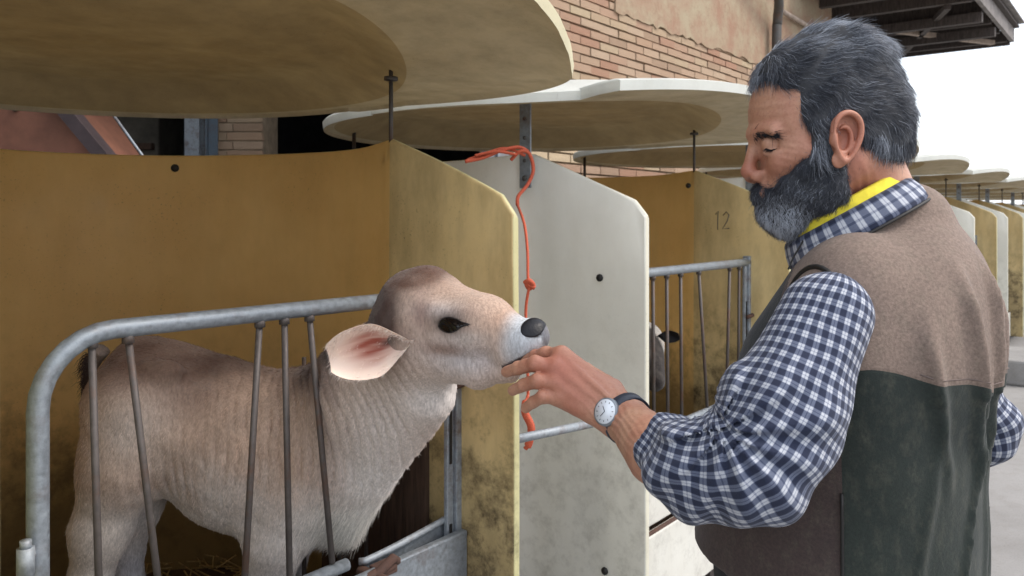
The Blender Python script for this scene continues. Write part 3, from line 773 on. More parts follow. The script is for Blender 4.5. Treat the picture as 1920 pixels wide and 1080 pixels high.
def head(p):
    d = el(p, P(785, 598, 1.445), (.082, .074, .082))
    d = smin(d, rc(p, P(812, 590, 1.43), P(905, 610, 1.355), .070, .050), .04)
    d = smin(d, rc(p, P(905, 612, 1.355), P(985, 634, 1.30), .045, .030), .03)     # nose bridge to muzzle
    d = smin(d, rc(p, P(835, 655, 1.42), P(900, 692, 1.36), .062, .030), .035)     # cheek and jaw
    d = smin(d, rc(p, P(895, 695, 1.36), P(958, 698, 1.31), .026, .017), .02)      # lower jaw
    d = smin(d, rc(p, P(955, 655, 1.315), P(990, 640, 1.295), .030, .024), .015)   # upper lip
    d = smin(d, rc(p, P(1003, 622, 1.295), P(1008, 634, 1.29), .0205, .019), .012) # nose pad
    d = smin(d, rc(p, P(765, 550, 1.46), P(800, 541, 1.44), .030, .030), .04)      # poll
    d = smin(d, rc(p, P(820, 586, 1.365), P(868, 590, 1.345), .013, .011), .018)   # brow over the eye
    d = smin(d, rc(p, P(757, 645, 1.425), P(785, 640, 1.43), .015, .030), .02)         # ear base
    d = smin(d, rc(p, P(826, 632, 1.355), P(880, 640, 1.34), .013, .010), .022)    # cheekbone
    d = smax(d, -rc(p, P(930, 706, 1.29), P(1000, 662, 1.26), .0035, .0045), .004) # mouth line
    d = smax(d, -el(p, P(996, 613, 1.262), (.004, .010, .006)), .004)            # nostril
    return d
def wrinkle(p):
    w = P(690, 790, 1.60); q = (p-w.astype(np.float32)); m_ = np.exp(-((q[:, 0]/.20)**2+(q[:, 2]/.16)**2))
    w2 = P(330, 900, 1.62); q2 = p-w2.astype(np.float32); m2 = .7*np.exp(-((q2[:, 0]/.10)**2+(q2[:, 2]/.06)**2))
    w3 = P(480, 820, 1.62); q3 = p-w3.astype(np.float32); m3 = .35*np.exp(-((q3[:, 0]/.18)**2+(q3[:, 2]/.16)**2))
    ph = (q[:, 0]*.95+q[:, 2]*.22+.12*q[:, 2]**2/.1)/.0065; wob = pn(p, 13, 1.)*2.8+pn(p, 40, 4.)*.8
    s_ = np.sin(ph+wob); r = 1-np.abs(s_)
    return (m_+m2+m3)*(r**3)*.0125*(.65+.5*pn(p, 35, 9.))
def calf(p):
    b_ = body(p); h_ = head(p)
    d = smin(b_, h_, .045)
    return d+wrinkle(p)-.0012*pn(p, 90, 2.)
lo, hi = np.array([-1.12, 1.22, .405]), np.array([.14, 2.02, 1.48])
cv_, cq = nets(calf, lo, hi, .0046)
# finer head
def headonly(p): return calf(p)
fn = rng
cr = tag(empty('fawn_calf', (-.62, 1.78, .42)), 'fawn brown-swiss type calf reaching through the gate to suck the man\'s fingers', 'calf')
CO = np.array((-.62, 1.78, .42))
def calf_cols(p):
    c = np.tile(FAWN, (len(p), 1)); 
    def mixin(col, w): 
        nonlocal c; w = np.clip(w, 0, 1)[:, None]; c = c*(1-w)+np.array(col)*w
    def ball(px, py, d, rx, ry=None, rz=None): q = (p-P(px, py, d))/np.array([rx, ry or rx, rz or rx]); return np.exp(-(q*q).sum(1))
    nz = pn(p, 18, 3.)*.15+pn(p, 60, 5.)*.1
    z = p[:, 2]
    mixin(WARM, .5+pn(p, 9, 1.)*.5)
    mixin(PALE, sstep(.98, .80, z+nz*.25)*.8)                       # belly and legs
    mixin(PALE, ball(720, 900, 1.68, .09, .2, .16)*1.2)
    mixin(PALE, ball(840, 745, 1.48, .09, .2, .05)*1.0)
    mixin(s2l((226, 222, 214)), ball(655, 985, 1.72, .10, .14, .08)*1.1)
    mixin(s2l((150, 124, 110)), sstep(1.06, 1.15, z+nz*.25)*(p[:, 0] < -.33)*.75)
    mixin(s2l((128, 104, 94)), ball(345, 745, 1.62, .06, .1, .05)*.7)
    mixin(PALE, ball(250, 800, 1.64, .07, .1, .07)*.6)
    mixin(s2l((96, 70, 58)), ball(420, 688, 1.70, .12, .14, .026)*(1.3+nz*5))
    mixin(s2l((116, 88, 74)), ball(250, 665, 1.70, .09, .14, .05)*(.9+nz*3))
    mixin(DARK, ball(620, 690, 1.74, .12, .14, .035)*1.1)
    mixin(s2l((66, 45, 38)), ball(716, 580, 1.47, .044, .14, .075)*3.0)
    mixin(s2l((60, 46, 48)), ball(655, 655, 1.62, .07, .10, .030)*1.6)
    mixin(s2l((88, 58, 44)), ball(770, 508, 1.45, .062, .12, .026)*2.8)
    mixin(PALE, ball(740, 790, 1.55, .10, .14, .13)*.7)
    mixin(s2l((196, 166, 146)), ball(870, 560, 1.38, .07, .08, .03)*.8)
    mixin(s2l((206, 200, 200)), ball(880, 665, 1.36, .07, .08, .035)*1.0)
    mixin(s2l((210, 204, 202)), ball(845, 580, 1.37, .045, .05, .014)*.9)
    mixin(s2l((216, 210, 206)), ball(880, 625, 1.36, .03, .06, .012)*.8)
    mixin(s2l((150, 122, 108)), ball(838, 652, 1.36, .045, .06, .013)*1.0)
    mixin(s2l((150, 122, 112)), ball(792, 585, 1.37, .018, .06, .03)*.8)
    mixin(s2l((168, 138, 122)), ball(880, 580, 1.36, .03, .06, .009)*.7)
    mixin(s2l((178, 138, 116)), ball(945, 600, 1.33, .03, .05, .016)*.7)
    mixin(s2l((212, 220, 226)), sstep(.070, .038, np.linalg.norm(p-P(1003, 640, 1.30), axis=1)+nz*.02)*.95)
    mixin((.012, .012, .016), sstep(.021, .0165, np.linalg.norm((p-P(1001, 615, 1.275))/np.array([1.0, 1.4, .84]), axis=1)))
    mixin(s2l((120, 122, 128)), sstep(.016, .010, np.linalg.norm((p-P(1024, 628, 1.29))/np.array([.8, 2.2, 1.5]), axis=1)))
    mixin((.03, .02, .02), ball(850, 606, 1.340, .031, .03, .0155)*1.6)
    mixin((.05, .03, .03), sstep(.006, .003, np.abs((p-P(972, 677, 1.28))@np.array([-.50, 0, .866])))*(np.linalg.norm(p-P(972, 677, 1.28), axis=1) < .036))
    mixin(s2l((196, 200, 212)), sstep(.74, .64, z)*.6)
    return c
# split so that the head gets its own finer lattice but stays one continuous mesh: the whole at 6.8 mm, head at 3 mm joined by position
hv_, hq = nets(calf, np.array([-.34, 1.20, 1.12]), np.array([.14, 1.56, 1.45]), .0030)
cb_lo, cb_hi = np.array([-.335, 1.205, 1.125]), np.array([.135, 1.552, 1.445])
cc_ = cv_[cq].mean(1); keepq = ~((cc_ > cb_lo).all(1) & (cc_ < cb_hi).all(1))
cq2 = cq[keepq]; allv = np.concatenate([cv_, hv_]); allq = np.concatenate([cq2, hq+len(cv_)])
calf_o = mesh_np('body', allv, allq, M['coat'], cr, CO, cols=calf_cols(allv))
TN = np.array([[.94, 0, .34], [0, 1, 0], [-.34, 0, .94]])
nsv, nsq = nets(lambda p: smax(smax(calf(p)-.0007, -rc(p, P(990, 616, 1.262), P(1006, 607, 1.262), .0042, .0024), .0015), np.minimum(el(p, P(1000, 614, 1.272), (.0215, .045, .0150), TN), el(p, P(1013, 606, 1.27), (.0155, .05, .0125), TN)), .0015), P(1000, 612, 1.28)-[.05, .06, .04], P(1000, 612, 1.28)+[.05, .06, .04], .0016, 2.)
mesh_np('nose', nsv, nsq, M['nose'], cr, CO)
# eye
def ball_mesh(name, c, r, mat, parent, off, ax=None, seg=20):
    V = []; Fc = []
    for i in range(seg//2+1):
        th = math.pi*i/(seg//2)
        for j in range(seg): ph = 2*math.pi*j/seg; V.append([math.sin(th)*math.cos(ph), math.sin(th)*math.sin(ph), math.cos(th)])
    V = np.array(V)*np.array(r)
    if ax is not None: V = V@np.array(ax)
    V = V+np.array(c)-np.array(off)
    for i in range(seg//2):
        for j in range(seg): Fc.append((i*seg+j, i*seg+(j+1) % seg, (i+1)*seg+(j+1) % seg, (i+1)*seg+j))
    b = MB(); b.add(V, Fc, 0, True); me = bpy.data.meshes.new(name); me.from_pydata([tuple(v) for v in V], [], Fc); me.materials.append(mat)
    me.polygons.foreach_set('use_smooth', [True]*len(Fc)); me.validate(); return link(name, me, parent)
tilt = np.array([[.95, 0, .22], [0, 1, 0], [-.22, 0, .95]])
def snap(f, r, k=3):
    r = np.array(r, float)
    for _ in range(k): r = r-grad(f, r)*f(r.astype(np.float32))[:, None]*.9
    return r
def press(f, r, k=14):                    # slide points along the view-ward normal (Y) on to the surface
    r = np.array(r, float)
    for _ in range(k): r[:, 1] += f(r.astype(np.float32))*.8
    return r
M['lid'] = simple('eyelid_skin', (.022, .017, .016), .45)
ALM = [(818, 613), (823, 600), (837, 592.5), (855, 594), (870, 600), (884, 603), (868, 610), (855, 620), (840, 624.5), (826, 621)]
ALM = [(850+(x-850)*.88, 608+(y-608)*.86) for x, y in ALM]
eo_ = press(calf, [P(x, y, 1.335)-[0, .02, 0] for x, y in ALM])
out_ = np.array(smooth_path(list(eo_)+[eo_[0]], 5))[:-1]
def poly2(q, V):                          # signed distance to a closed outline in the XZ plane
    d = np.full(len(q), 9., np.float32); s_ = np.ones(len(q), np.float32); n = len(V); j = n-1
    for i in range(n):
        e = V[j]-V[i]; w = q-V[i]; t = np.clip((w@e)/(e@e), 0, 1); b_ = w-t[:, None]*e; d = np.minimum(d, (b_*b_).sum(1))
        c1 = q[:, 1] >= V[i][1]; c2 = q[:, 1] < V[j][1]; c3 = e[0]*w[:, 1] > e[1]*w[:, 0]
        fl = (c1 & c2 & c3) | (~c1 & ~c2 & ~c3); s_ = np.where(fl, -s_, s_); j = i
    return s_*np.sqrt(d)
ov2 = out_[:, [0, 2]].astype(np.float32); ec = press(calf, [P(848, 608, 1.335)-[0, .02, 0]])[0]
def eyef(p):
    q = p-(ec-[.002, 0, 0]).astype(np.float32); bl = .0012+.0042*np.exp(-((q[:, 0]/.018)**2+(q[:, 2]/.013)**2)); c_ = calf(p)
    return smax(np.maximum(c_-bl, -c_-.012), poly2(p[:, [0, 2]], ov2), .0010)
yv, yq = nets(eyef, ec-[.035, .02, .025], ec+[.045, .03, .025], .0011, 2.2); mesh_np('eye', yv, yq, M['eye'], cr, CO)
b = MB(); b.tube([x-CO-[0, .0004, 0] for x in out_], .0013, 6, closed=True); b.build('eyelid', M['lid'], cr)
ball_mesh('eye', ec+[.03, .16, 0], (.0235, .016, .0145), M['eye'], cr, CO)
up_ = out_[4:24]; lr0 = np.repeat(up_, 9, 0)+rng.normal(0, .0008, (len(up_)*9, 3)); nL = len(lr0)
strands('eyelashes', lr0, np.tile(np.array([.75, -.55, -.25]), (nL, 1)), np.tile(np.array([0, -1., 0]), (nL, 1)), .011, .00022, M['fur'], cr, CO, lift=.3, jitter=.15, cols=np.tile(np.array([.02, .015, .014]), (nL, 1)))
# ears
def ear(name, root, tip, up, face, wid, off, parent, matb, depth=.028, cols=None):
    root, tip, up, face = (np.array(x, float) for x in (root, tip, up, face)); ax_ = tip-root; L = np.linalg.norm(ax_); ax_ /= L
    up = up-ax_*(up@ax_); up /= np.linalg.norm(up); face = np.cross(ax_, up)*(1 if np.cross(ax_, up)@face > 0 else -1)
    nu_, nv_ = 34, 26; V = []; Cc = []
    for side in (0, 1):
        for i in range(nu_+1):
            s = i/nu_; w = wid*(math.sin(math.pi*min(1, s**.62)*.995+.02)**.62)*(1 if s < .97 else .8); w = wid*max(.16 if s < .2 else .02, (max(0, 1-abs((s-.56)/.50)**2.5))**.55)*(.50+.50*float(sstep(.05, .50, s)))
            for j in range(nv_+1):
                q = -1+2*j/nv_
                cup = depth*(1-q*q)*(1-.35*s)*(-1)+.006*math.sin(s*7+q*2)
                p = root+ax_*(L*s)+up*(w*q)+face*(cup+depth*.6-(.0035 if side else 0)-.012*s*s)
                V.append(p-off)
                if side == 0:
                    dd = min(1, 1.25*math.exp(-((q*1.7-.20)**2+((s-.50)/.24)**2)*1.2)*(.8+.35*math.sin(q*17+s*9)+.2*math.sin(q*41+s*5))); pk = math.exp(-(q*q*2.2+((s-.5)/.36)**2)); rim = np.array(s2l((238, 220, 204)))*(1-pk*.8)+np.array(s2l((212, 160, 140)))*pk*.8
                    cc = rim*(1-dd)+np.array(s2l((160, 84, 68)))*dd; dk = math.exp(-((q-.08)**2*30+((s-.30)/.10)**2)); cc = cc*(1-dk)+np.array(s2l((90, 50, 44)))*dk
                    Cc.append(cc*(1-.25*math.exp(-(q*q*3+((s-.35)/.35)**2))))
                else: Cc.append(np.array(s2l((196, 172, 156))))
    n1 = nv_+1; n0 = (nu_+1)*n1; Q = []
    for side in (0, 1):
        for i in range(nu_):
            for j in range(nv_):
                a = side*n0+i*n1+j; q = [a, a+1, a+n1+1, a+n1]; Q.append(q if side == 0 else q[::-1])
    bd = [(0, j) for j in range(nv_+1)]+[(i, nv_) for i in range(1, nu_+1)]+[(nu_, j) for j in range(nv_-1, -1, -1)]+[(i, 0) for i in range(nu_-1, 0, -1)]
    for k in range(len(bd)):
        a = bd[k]; c_ = bd[(k+1) % len(bd)]; ia = a[0]*n1+a[1]; ic = c_[0]*n1+c_[1]; Q.append([ia, ic, n0+ic, n0+ia])
    V = np.array(V); Cc = np.array(Cc) if cols is None else np.tile(cols, (len(V), 1))
    o = mesh_np(name, V, np.array(Q), matb, parent, (0, 0, 0), cols=Cc)
    return o, V[:n0]+off, np.array(Q[:nu_*nv_]), face
eo, ev, eq, ef = ear('ear', P(777, 636, 1.385), P(616, 672, 1.362), (0.1, 0, 1), (0.15, -1, .05), .0455, CO, cr, M['earskin'], .040)
ear('ear', P(775, 585, 1.53), P(765, 610, 1.665), (0.1, 0, 1), (0.6, -.6, .05), .045, CO, cr, M['earskin'])
# ear hairs: pale tufts in the cup and along the rim
er = sample(ev, eq, 1500, lambda c: np.clip(np.abs(((c-P(688, 657, 1.37))/np.array([.062, 9, .040])*[1, 0, 1])**2).sum(1)-.55, .04, 1)); ax0 = P(612, 674, 1.38)-P(755, 640, 1.385); ax0 /= np.linalg.norm(ax0)
ecol = np.where(rng.random((1500, 1)) < .8, np.array([s2l((236, 222, 210))]), np.array([s2l((150, 110, 96))]))
strands('ear_fringe', er, np.tile(ax0*.6+np.array([0, -.1, -.5]), (1500, 1)), np.tile(ef, (1500, 1)), .0070, .00022, M['fur'], cr, CO, lift=.2, jitter=.3, cols=ecol)
# coat hair
def fur(name, v, q, n, length, rad, parent, off, colf, flow, f, lift=.22, dens=None):
    r = sample(v, q, n, dens); nn = grad(f, r); fl = flow(r); fl = fl-nn*(fl*nn).sum(1, keepdims=True); fl /= np.maximum(np.linalg.norm(fl, axis=1, keepdims=True), 1e-6)
    L = length(r) if callable(length) else length
    return strands(name, r, fl, nn, L, rad, M['fur'], parent, off, npt=4, lift=lift, cols=colf(r)*rng.uniform(.85, 1.2, (n, 1)), jitter=.16, droop=.05)
def cflow(r):
    out = np.tile(np.array([-.35, 0, -.9]), (len(r), 1)); hd = np.exp(-(np.linalg.norm((r-P(880, 620, 1.38))/np.array([.2, .2, .14]), axis=1))**2)[:, None]
    hdir = P(750, 590, 1.46)-P(1000, 620, 1.29); hdir /= np.linalg.norm(hdir); out = out*(1-hd)+(hdir+np.array([0, 0, -.15]))*hd
    top = sstep(1.05, 1.15, r[:, 2])[:, None]*(r[:, :1] < -.35); return out*(1-top)+np.array([-.9, 0, -.3])*top
def clen(r): 
    q = np.exp(-(np.linalg.norm((r-P(660, 1000, 1.74))/np.array([.10, .2, .12]), axis=1))**2)
    hd = sstep(1.56, 1.46, r[:, 1]); nose_ = sstep(.09, .05, np.linalg.norm(r-P(1005, 625, 1.29), axis=1))
    nk = np.exp(-(np.linalg.norm((r-P(690, 790, 1.60))/np.array([.2, .2, .16]), axis=1))**2)
    return (.0100+.026*q-.0048*hd-.002*nose_-.0030*nk)[:, None]
def notnose(p): return 1-.97*sstep(.034, .026, np.linalg.norm((p-P(1006, 620, 1.285))/np.array([1, 1.4, 1]), axis=1))
EYEP = P(848, 607, 1.345)
def dens1(p): return notnose(p)*(poly2(np.asarray(p)[:, [0, 2]].astype(np.float32), ov2) > .0004)*(1+.9*(p[:, 1] < 1.56))
n_f = 150000
_r = sample(allv, allq, n_f, dens1); _n = grad(calf, _r); _f = cflow(_r); _f -= _n*(_f*_n).sum(1, keepdims=True); _f /= np.maximum(np.linalg.norm(_f, axis=1, keepdims=True), 1e-6)
strands('coat_hair', _r, _f, _n, clen(_r)[:, 0], .00034, M['fur'], cr, CO, npt=4, lift=.12, cols=calf_cols(_r)*rng.uniform(.78, 1.18, (n_f, 1)), jitter=.12, droop=.05)
# tail and hooves
b = MB(); b.tube(smooth_path([P(190, 655, 1.76)-CO, P(168, 700, 1.77)-CO, P(164, 800, 1.78)-CO, P(178, 900, 1.79)-CO], 6), [.020, .019, .018, .017, .016, .015, .014, .014, .013, .013, .012, .012, .011, .011, .011, .010, .010, .010, .010], 10)
tail = b.build('tail', M['coat'], cr); me = tail.data; a = me.attributes.new('col', 'FLOAT_COLOR', 'POINT'); a.data.foreach_set('color', [x for _ in me.vertices for x in (.30, .23, .19, 1)])
tr = np.array([P(166+rng.normal(0, 4), 660+rng.random()*60, 1.745+rng.random()*.02) for _ in range(300)])
strands('tail_hair', tr, np.tile(np.array([-.2, -.1, -.9]), (300, 1)), np.tile(np.array([-.5, -.8, 0]), (300, 1)), .03, .0006, M['fur'], cr, CO, lift=.3, curl=.5, jitter=.3, cols=np.tile(np.array([.06, .04, .035]), (300, 1)))
for (px, py, sgn, d0) in ((249, 1290, -1, 1.76), (249, 1290, 1, 1.76), (540, 1270, -1, 1.79), (540, 1270, 1, 1.79)):
    h = P(px, py, d0)+np.array([0, sgn*.075, 0])-CO; h[2] = 0
    b = MB(); b.tube([h+[.012, 0, .006], h+[.004, 0, .05]], [.040, .030], 12); b.build('hoof', M['hoof'], cr)

# ------------------------------------------------------------------ the black and white calf in the second hutch
HB = np.array([*(C1+ROW*(SP-.26)+FRONT*.02)[:2], .42])
EARP = P(1228, 634, 0)*0+P(1228, 634, 2.93)
c2 = tag(empty('piebald_calf', HB), 'black and white calf with only its ear and cheek showing behind the white hutch wing', 'calf')
hx = P(1216, 652, 2.95); fx_ = FRONT; HD = FRONT*.6-ROW*.8
def pie(p):
    q = p
    d = rc(q, hx+[0, 0, .02]-FRONT*.02, hx+HD*.17+[0, 0, -.09], .074, .036)
    d = smin(d, rc(q, hx-FRONT*.05, hx-FRONT*.30+[0, 0, -.12], .075, .10), .05)
    d = smin(d, rc(q, hx-FRONT*.30+[0, 0, -.16], hx-FRONT*.62+[0, 0, -.17]-ROW*.05, .13, .13), .06)
    for s_ in (-1, 1):
        for k in (.32, .62):
            a_ = hx-FRONT*k+ROW*.07*s_+[0, 0, -.22]; e_ = np.array([a_[0], a_[1], .45]); d = smin(d, rc(q, a_, e_, .055, .025), .03)
    return d-.001*pn(p, 70, 1.)
pv, pq = nets(pie, hx-[.75, .45, .95], hx+[.40, .75, .14], .011)
def pie_c(p):
    u = (p-hx)@ROW; f_ = (p-hx)@FRONT; w = sstep(.035, .025, np.abs(u)+.01*pn(p, 40, 1.))*(f_ > -.02); w2 = (pn(p, 7, 3.) > .25)*(f_ < -.1)
    w3 = sstep(.03, .02, np.abs((p[:, 2]-hx[2])-.03))*(u > -.01)+sstep(.05, .03, np.abs((p[:, 2]-hx[2])+.09))*sstep(.02, 0, np.abs(u-.055)); w = np.clip(w+w2+w3, 0, 1)[:, None]; return np.array([[.012, .011, .012]])*(1-w)+np.array([[.62, .58, .52]])*w
mesh_np('body', pv, pq, M['coat'], c2, HB, cols=pie_c(pv))
ear("ear", P(1232, 630, 2.90), P(1272, 632, 2.86), (0, 0, 1), (0, -1, 0), .022, HB, c2, M['earskin'], .012, cols=np.array([.012, .011, .012]))
ear('ear', P(1150, 630, 2.90), P(1100, 640, 2.90), (0, 0, 1), (0, -1, 0), .022, HB, c2, M['earskin'], .012, cols=np.array([.012, .011, .012]))
for (px, py) in ((1158, 640), (1188, 640)): ball_mesh('eye', P(px, py, 2.885), (.012, .012, .011), M['eye'], c2, HB)

# ------------------------------------------------------------------ the man
man = tag(empty('person', (.50, 1.14, 0)), 'grey-bearded man in check shirt and two-tone vest holding his fingers to the calf\'s mouth', 'person')
MO = np.array((.50, 1.14, 0.))
def skin_mat(name, base, red):
    m, t, b = new_mat(name, .48, base, spec=.4); c = objc(t); n1 = noise(t, c, 22, 5, .6); n2 = noise(t, c, 260, 4, .65); a = N(t, 'ShaderNodeAttribute'); a.attribute_name = 'red'
    cc = mixc(t, ramp(t, n1, [(.35, 0.), (.7, .6)]), base, red); cc = mixc(t, a.outputs['Fac'], cc, red)
    cc = mixc(t, ramp(t, n2, [(.45, 0.), (.75, .35)]), cc, tuple(x*.6 for x in red)); t.links.new(cc, b.inputs['Base Color'])
    b.inputs['Subsurface Weight'].default_value = .07; b.inputs['Subsurface Radius'].default_value = (.012, .005, .003)
    w = noise(t, objc(t, (1, 1, 1)), 120, 5, .6); vo_ = N(t, 'ShaderNodeTexVoronoi'); vo_.feature = 'DISTANCE_TO_EDGE'; vo_.inputs['Scale'].default_value = 330; t.links.new(c, vo_.inputs['Vector'])
    bump(t, b, math_(t, 'ADD', math_(t, 'ADD', n2, w), math_(t, 'MULTIPLY', vo_.outputs[0], .6)), .28, .0011); return m
M['skin'] = skin_mat('weathered_skin', s2l((184, 142, 116)), s2l((160, 98, 78)))
def HP(px, py, dy=0., d=1.12): return P(px, py, d)+np.array([0, dy, 0])
def HS(px, py, off, s_):                 # a point off the head's middle plane, both sides alike
    q = P(px, py, 1.13-off); q[1] = 1.13+s_*off; return q
def skull(p):
    d = el(p, P(1560, 192, 1.13), (.098, .074, .098))
    d = smin(d, el(p, P(1480, 215, 1.13), (.055, .060, .062)), .03)
    d = smin(d, el(p, P(1492, 298, 1.13), (.047, .051, .070)), .03)
    d = smin(d, el(p, P(1456, 352, 1.13), (.026, .030, .026)), .02)
    d = smin(d, rc(p, P(1417, 256, 1.13), P(1403, 316, 1.13), .0070, .0082), .013)         # nose
    d = smin(d, el(p, P(1404, 323, 1.13), (.0110, .0115, .0105)), .006)
    for s_ in (-1, 1):
        d = smin(d, el(p, HS(1424, 331, .0135, s_), (.0135, .0070, .0088)), .005)
        d = smax(d, -el(p, HS(1414, 340, .0075, s_), (.0060, .0035, .004)), .002)
        d = smin(d, rc(p, HS(1422, 249, .012, s_), HS(1450, 246, .046, s_), .0095, .0080), .012)   # brow
        d = smin(d, rc(p, HS(1462, 303, .036, s_), HS(1512, 286, .058, s_), .013, .011), .025)     # cheekbone
        d = smin(d, rc(p, P(1570, 315, 1.13)+[0, s_*.050, 0], P(1470, 395, 1.13)+[0, s_*.022, 0], .022, .022), .03)    # jaw
        d = smax(d, -el(p, HS(1430, 270, .034, s_), (.015, .014, .0115)), .010)                    # socket
        d = smin(d, el(p, HS(1444, 271, .0295, s_), (.0125, .0125, .0120)), .0025)                   # lid over the ball
        d = smax(d, -rc(p, HS(1433, 278, .041, s_), HS(1448, 277, .044, s_), .0020, .0016), .0010)
        d = smin(d, rc(p, HS(1433, 288, .034, s_), HS(1460, 287, .046, s_), .0030, .0026), .006)   # bag under the eye
        d = smax(d, -rc(p, HS(1432, 336, .022, s_), HS(1448, 352, .034, s_), .0016, .0016), .008)  # fold from nose to moustache
    d = smax(d, -el(p, P(1500, 225, 1.13)+[0, -.082, 0], (.03, .02, .03)), .02)             # temple
    d = smin(d, rc(p, P(1466, 396, 1.13), P(1476, 396, 1.13), .022, .022), .02)
    d = smin(d, rc(p, P(1428, 362, 1.13)-[0, .012, 0], P(1428, 362, 1.13)+[0, .012, 0], .009, .009), .008)
    n = rc(p, P(1600, 300, 1.135), P(1650, 440, 1.15), .060, .068)
    n = smin(n, rc(p, P(1570, 300, 1.085), P(1560, 420, 1.11), .018, .018), .025)           # neck cord
    d = smin(d, n, .03)
    # crow's feet, neck creases
    q = p-P(1600, 370, 1.07).astype(np.float32); m_ = np.exp(-((q[:, 0]/.035)**2+(q[:, 2]/.04)**2)); d = d+m_*.0022*np.abs(np.sin((q[:, 0]*.86+q[:, 2]*.5)/.0045+.6*pn(p, 60, 2.)))
    q = p-P(1480, 285, 1.07).astype(np.float32); m_ = np.exp(-((q[:, 0]/.016)**2+(q[:, 2]/.022)**2)); d = d+m_*.0016*np.abs(np.sin((q[:, 2]+q[:, 0]*.3)/.0030))
    q = p-P(1440, 200, 1.10).astype(np.float32); m_ = np.exp(-((q[:, 0]/.025)**2+(q[:, 2]/.03)**2)); d = d+m_*.0010*np.abs(np.sin(q[:, 2]/.0040+.3*pn(p, 50, 1.)))
    return d
def near_ear(p, s_=-1):
    c = P(1580, 258, 1.13)+np.array([0, s_*.080, 0])
    if s_ < 0: c = P(1585, 257, 1.045)
    ax = np.array([[.97, .20*s_*-1, -.12], [-.20*s_*-1, .97, 0], [.12, 0, .99]])
    q = (p-c.astype(np.float32))@ax.T.astype(np.float32)
    th = np.arctan2(q[:, 2], q[:, 0]); wd_ = .0185*(1+.30*np.clip(q[:, 2]/.03, -1, 1)); rr = np.sqrt((q[:, 0]/wd_)**2+(q[:, 2]/.0315)**2)
    rad = np.sqrt(q[:, 0]**2+q[:, 2]**2)
    dr = (rr-1)*rad/np.maximum(rr, .2)
    bowl = np.maximum(np.sqrt(dr*dr+(q[:, 1]-.004*s_)**2)-.0040*(1.-.55*np.exp(-((np.abs(th)-3.0)/.7)**2)), -1)      # helix
    plate = np.maximum(np.abs(q[:, 1]-s_*(-.004)+.006*s_*np.exp(-(rr*1.6)**2))-.0028, dr)
    d = smin(bowl, plate, .004)
    q2 = q-np.array([-.002, 0, -.004], np.float32); r2 = np.sqrt((q2[:, 0]/.011)**2+(q2[:, 2]/.017)**2); dr2 = (r2-1)*np.sqrt(q2[:, 0]**2+q2[:, 2]**2)/np.maximum(r2, .3)
    d = smin(d, np.sqrt(dr2*dr2+(q[:, 1]-.000*s_)**2)-.0030*sstep(2.6, 1.6, np.abs(th-.1)), .005)                           # antihelix
    d = smin(d, el(q, (-.006, -.0*s_, -.031), (.010, .0045, .011)), .006)                     # lobe
    d = smin(d, el(q, (-.017, .0, -.006), (.005, .005, .008)), .006)                          # tragus
    return d
def ARM():
    pass
WR = P(1172, 783, 1.165); EL_ = P(1392, 890, .93)
# --- left hand, fingers to the left; every finger rooted in the palm
K_ = [P(1052, 668, 1.225), P(1040, 690, 1.205), P(1040, 718, 1.195), P(1052, 746, 1.190)]
FG = [  # knuckle, joint, joint, tip, radii
    (K_[0], P(1024, 664, 1.245), P(1004, 668, 1.262), P(986, 676, 1.285), (.0122, .0115, .0105, .0090)),
    (K_[1], P(1004, 682, 1.205), P(972, 690, 1.225), P(950, 697, 1.245), (.0125, .0118, .0104, .0088)),
    (K_[2], P(1008, 714, 1.192), P(982, 722, 1.210), P(962, 732, 1.230), (.0118, .0110, .0098, .0084)),
    (K_[3], P(1018, 744, 1.185), P(1000, 754, 1.198), P(986, 765, 1.212), (.0105, .0096, .0088, .0078)),
]
def hand(p):
    d = rc(p, P(1235, 850, 1.06), WR, .044, .0300)
    d = smin(d, rc(p, WR, P(1125, 750, 1.19), .0290, .0270), .02)
    for k, (a, ra) in enumerate(zip(K_, (.0165, .0165, .0155, .0145))):
        w0 = WR+(P(1140, 735, 1.20)-WR)*.8*(1-k/3)+(P(1150, 795, 1.165)-WR)*.8*(k/3)
        d = smin(d, rc(p, w0, a, .020, ra), .012)
    f_ = None
    for a, b_, c_, e_, r_ in FG:
        x = smin(smin(rc(p, a, b_, r_[0], r_[1]), rc(p, b_, c_, r_[1], r_[2]), .003), rc(p, c_, e_, r_[2], r_[3]), .003)
        x = smin(x, el(p, b_, (r_[1]*1.07,)*3), .003)
        f_ = x if f_ is None else np.minimum(f_, x)
    d = smin(d, f_, .007)
    for a in K_: d = smin(d, el(p, a-np.array([0, .006, -.002]), (.010, .009, .009)), .008)
    th = smin(rc(p, P(1145, 735, 1.205), P(1095, 700, 1.255), .021, .017), rc(p, P(1095, 700, 1.255), P(1048, 676, 1.285), .0155, .0125), .008)
    th = smin(th, rc(p, P(1048, 676, 1.285), P(1016, 680, 1.305), .0125, .0105), .004); d = smin(d, th, .010)
    for k, a in enumerate(K_[:3]):                                                             # tendons
        d = smin(d, rc(p, P(1140-8*k, 745+12*k, 1.158+.004*k), a-[0, .011, 0], .0035, .005), .007)
    q = p-P(1140, 770, 1.17).astype(np.float32); m_ = np.exp(-((q[:, 0]/.03)**2+(q[:, 2]/.035)**2)); d = d+m_*.0007*np.sin((q[:, 0]*.7+q[:, 2]*.7)/.0013+2*pn(p, 90, 1.))
    return d+.0005*pn(p, 260, 1.)
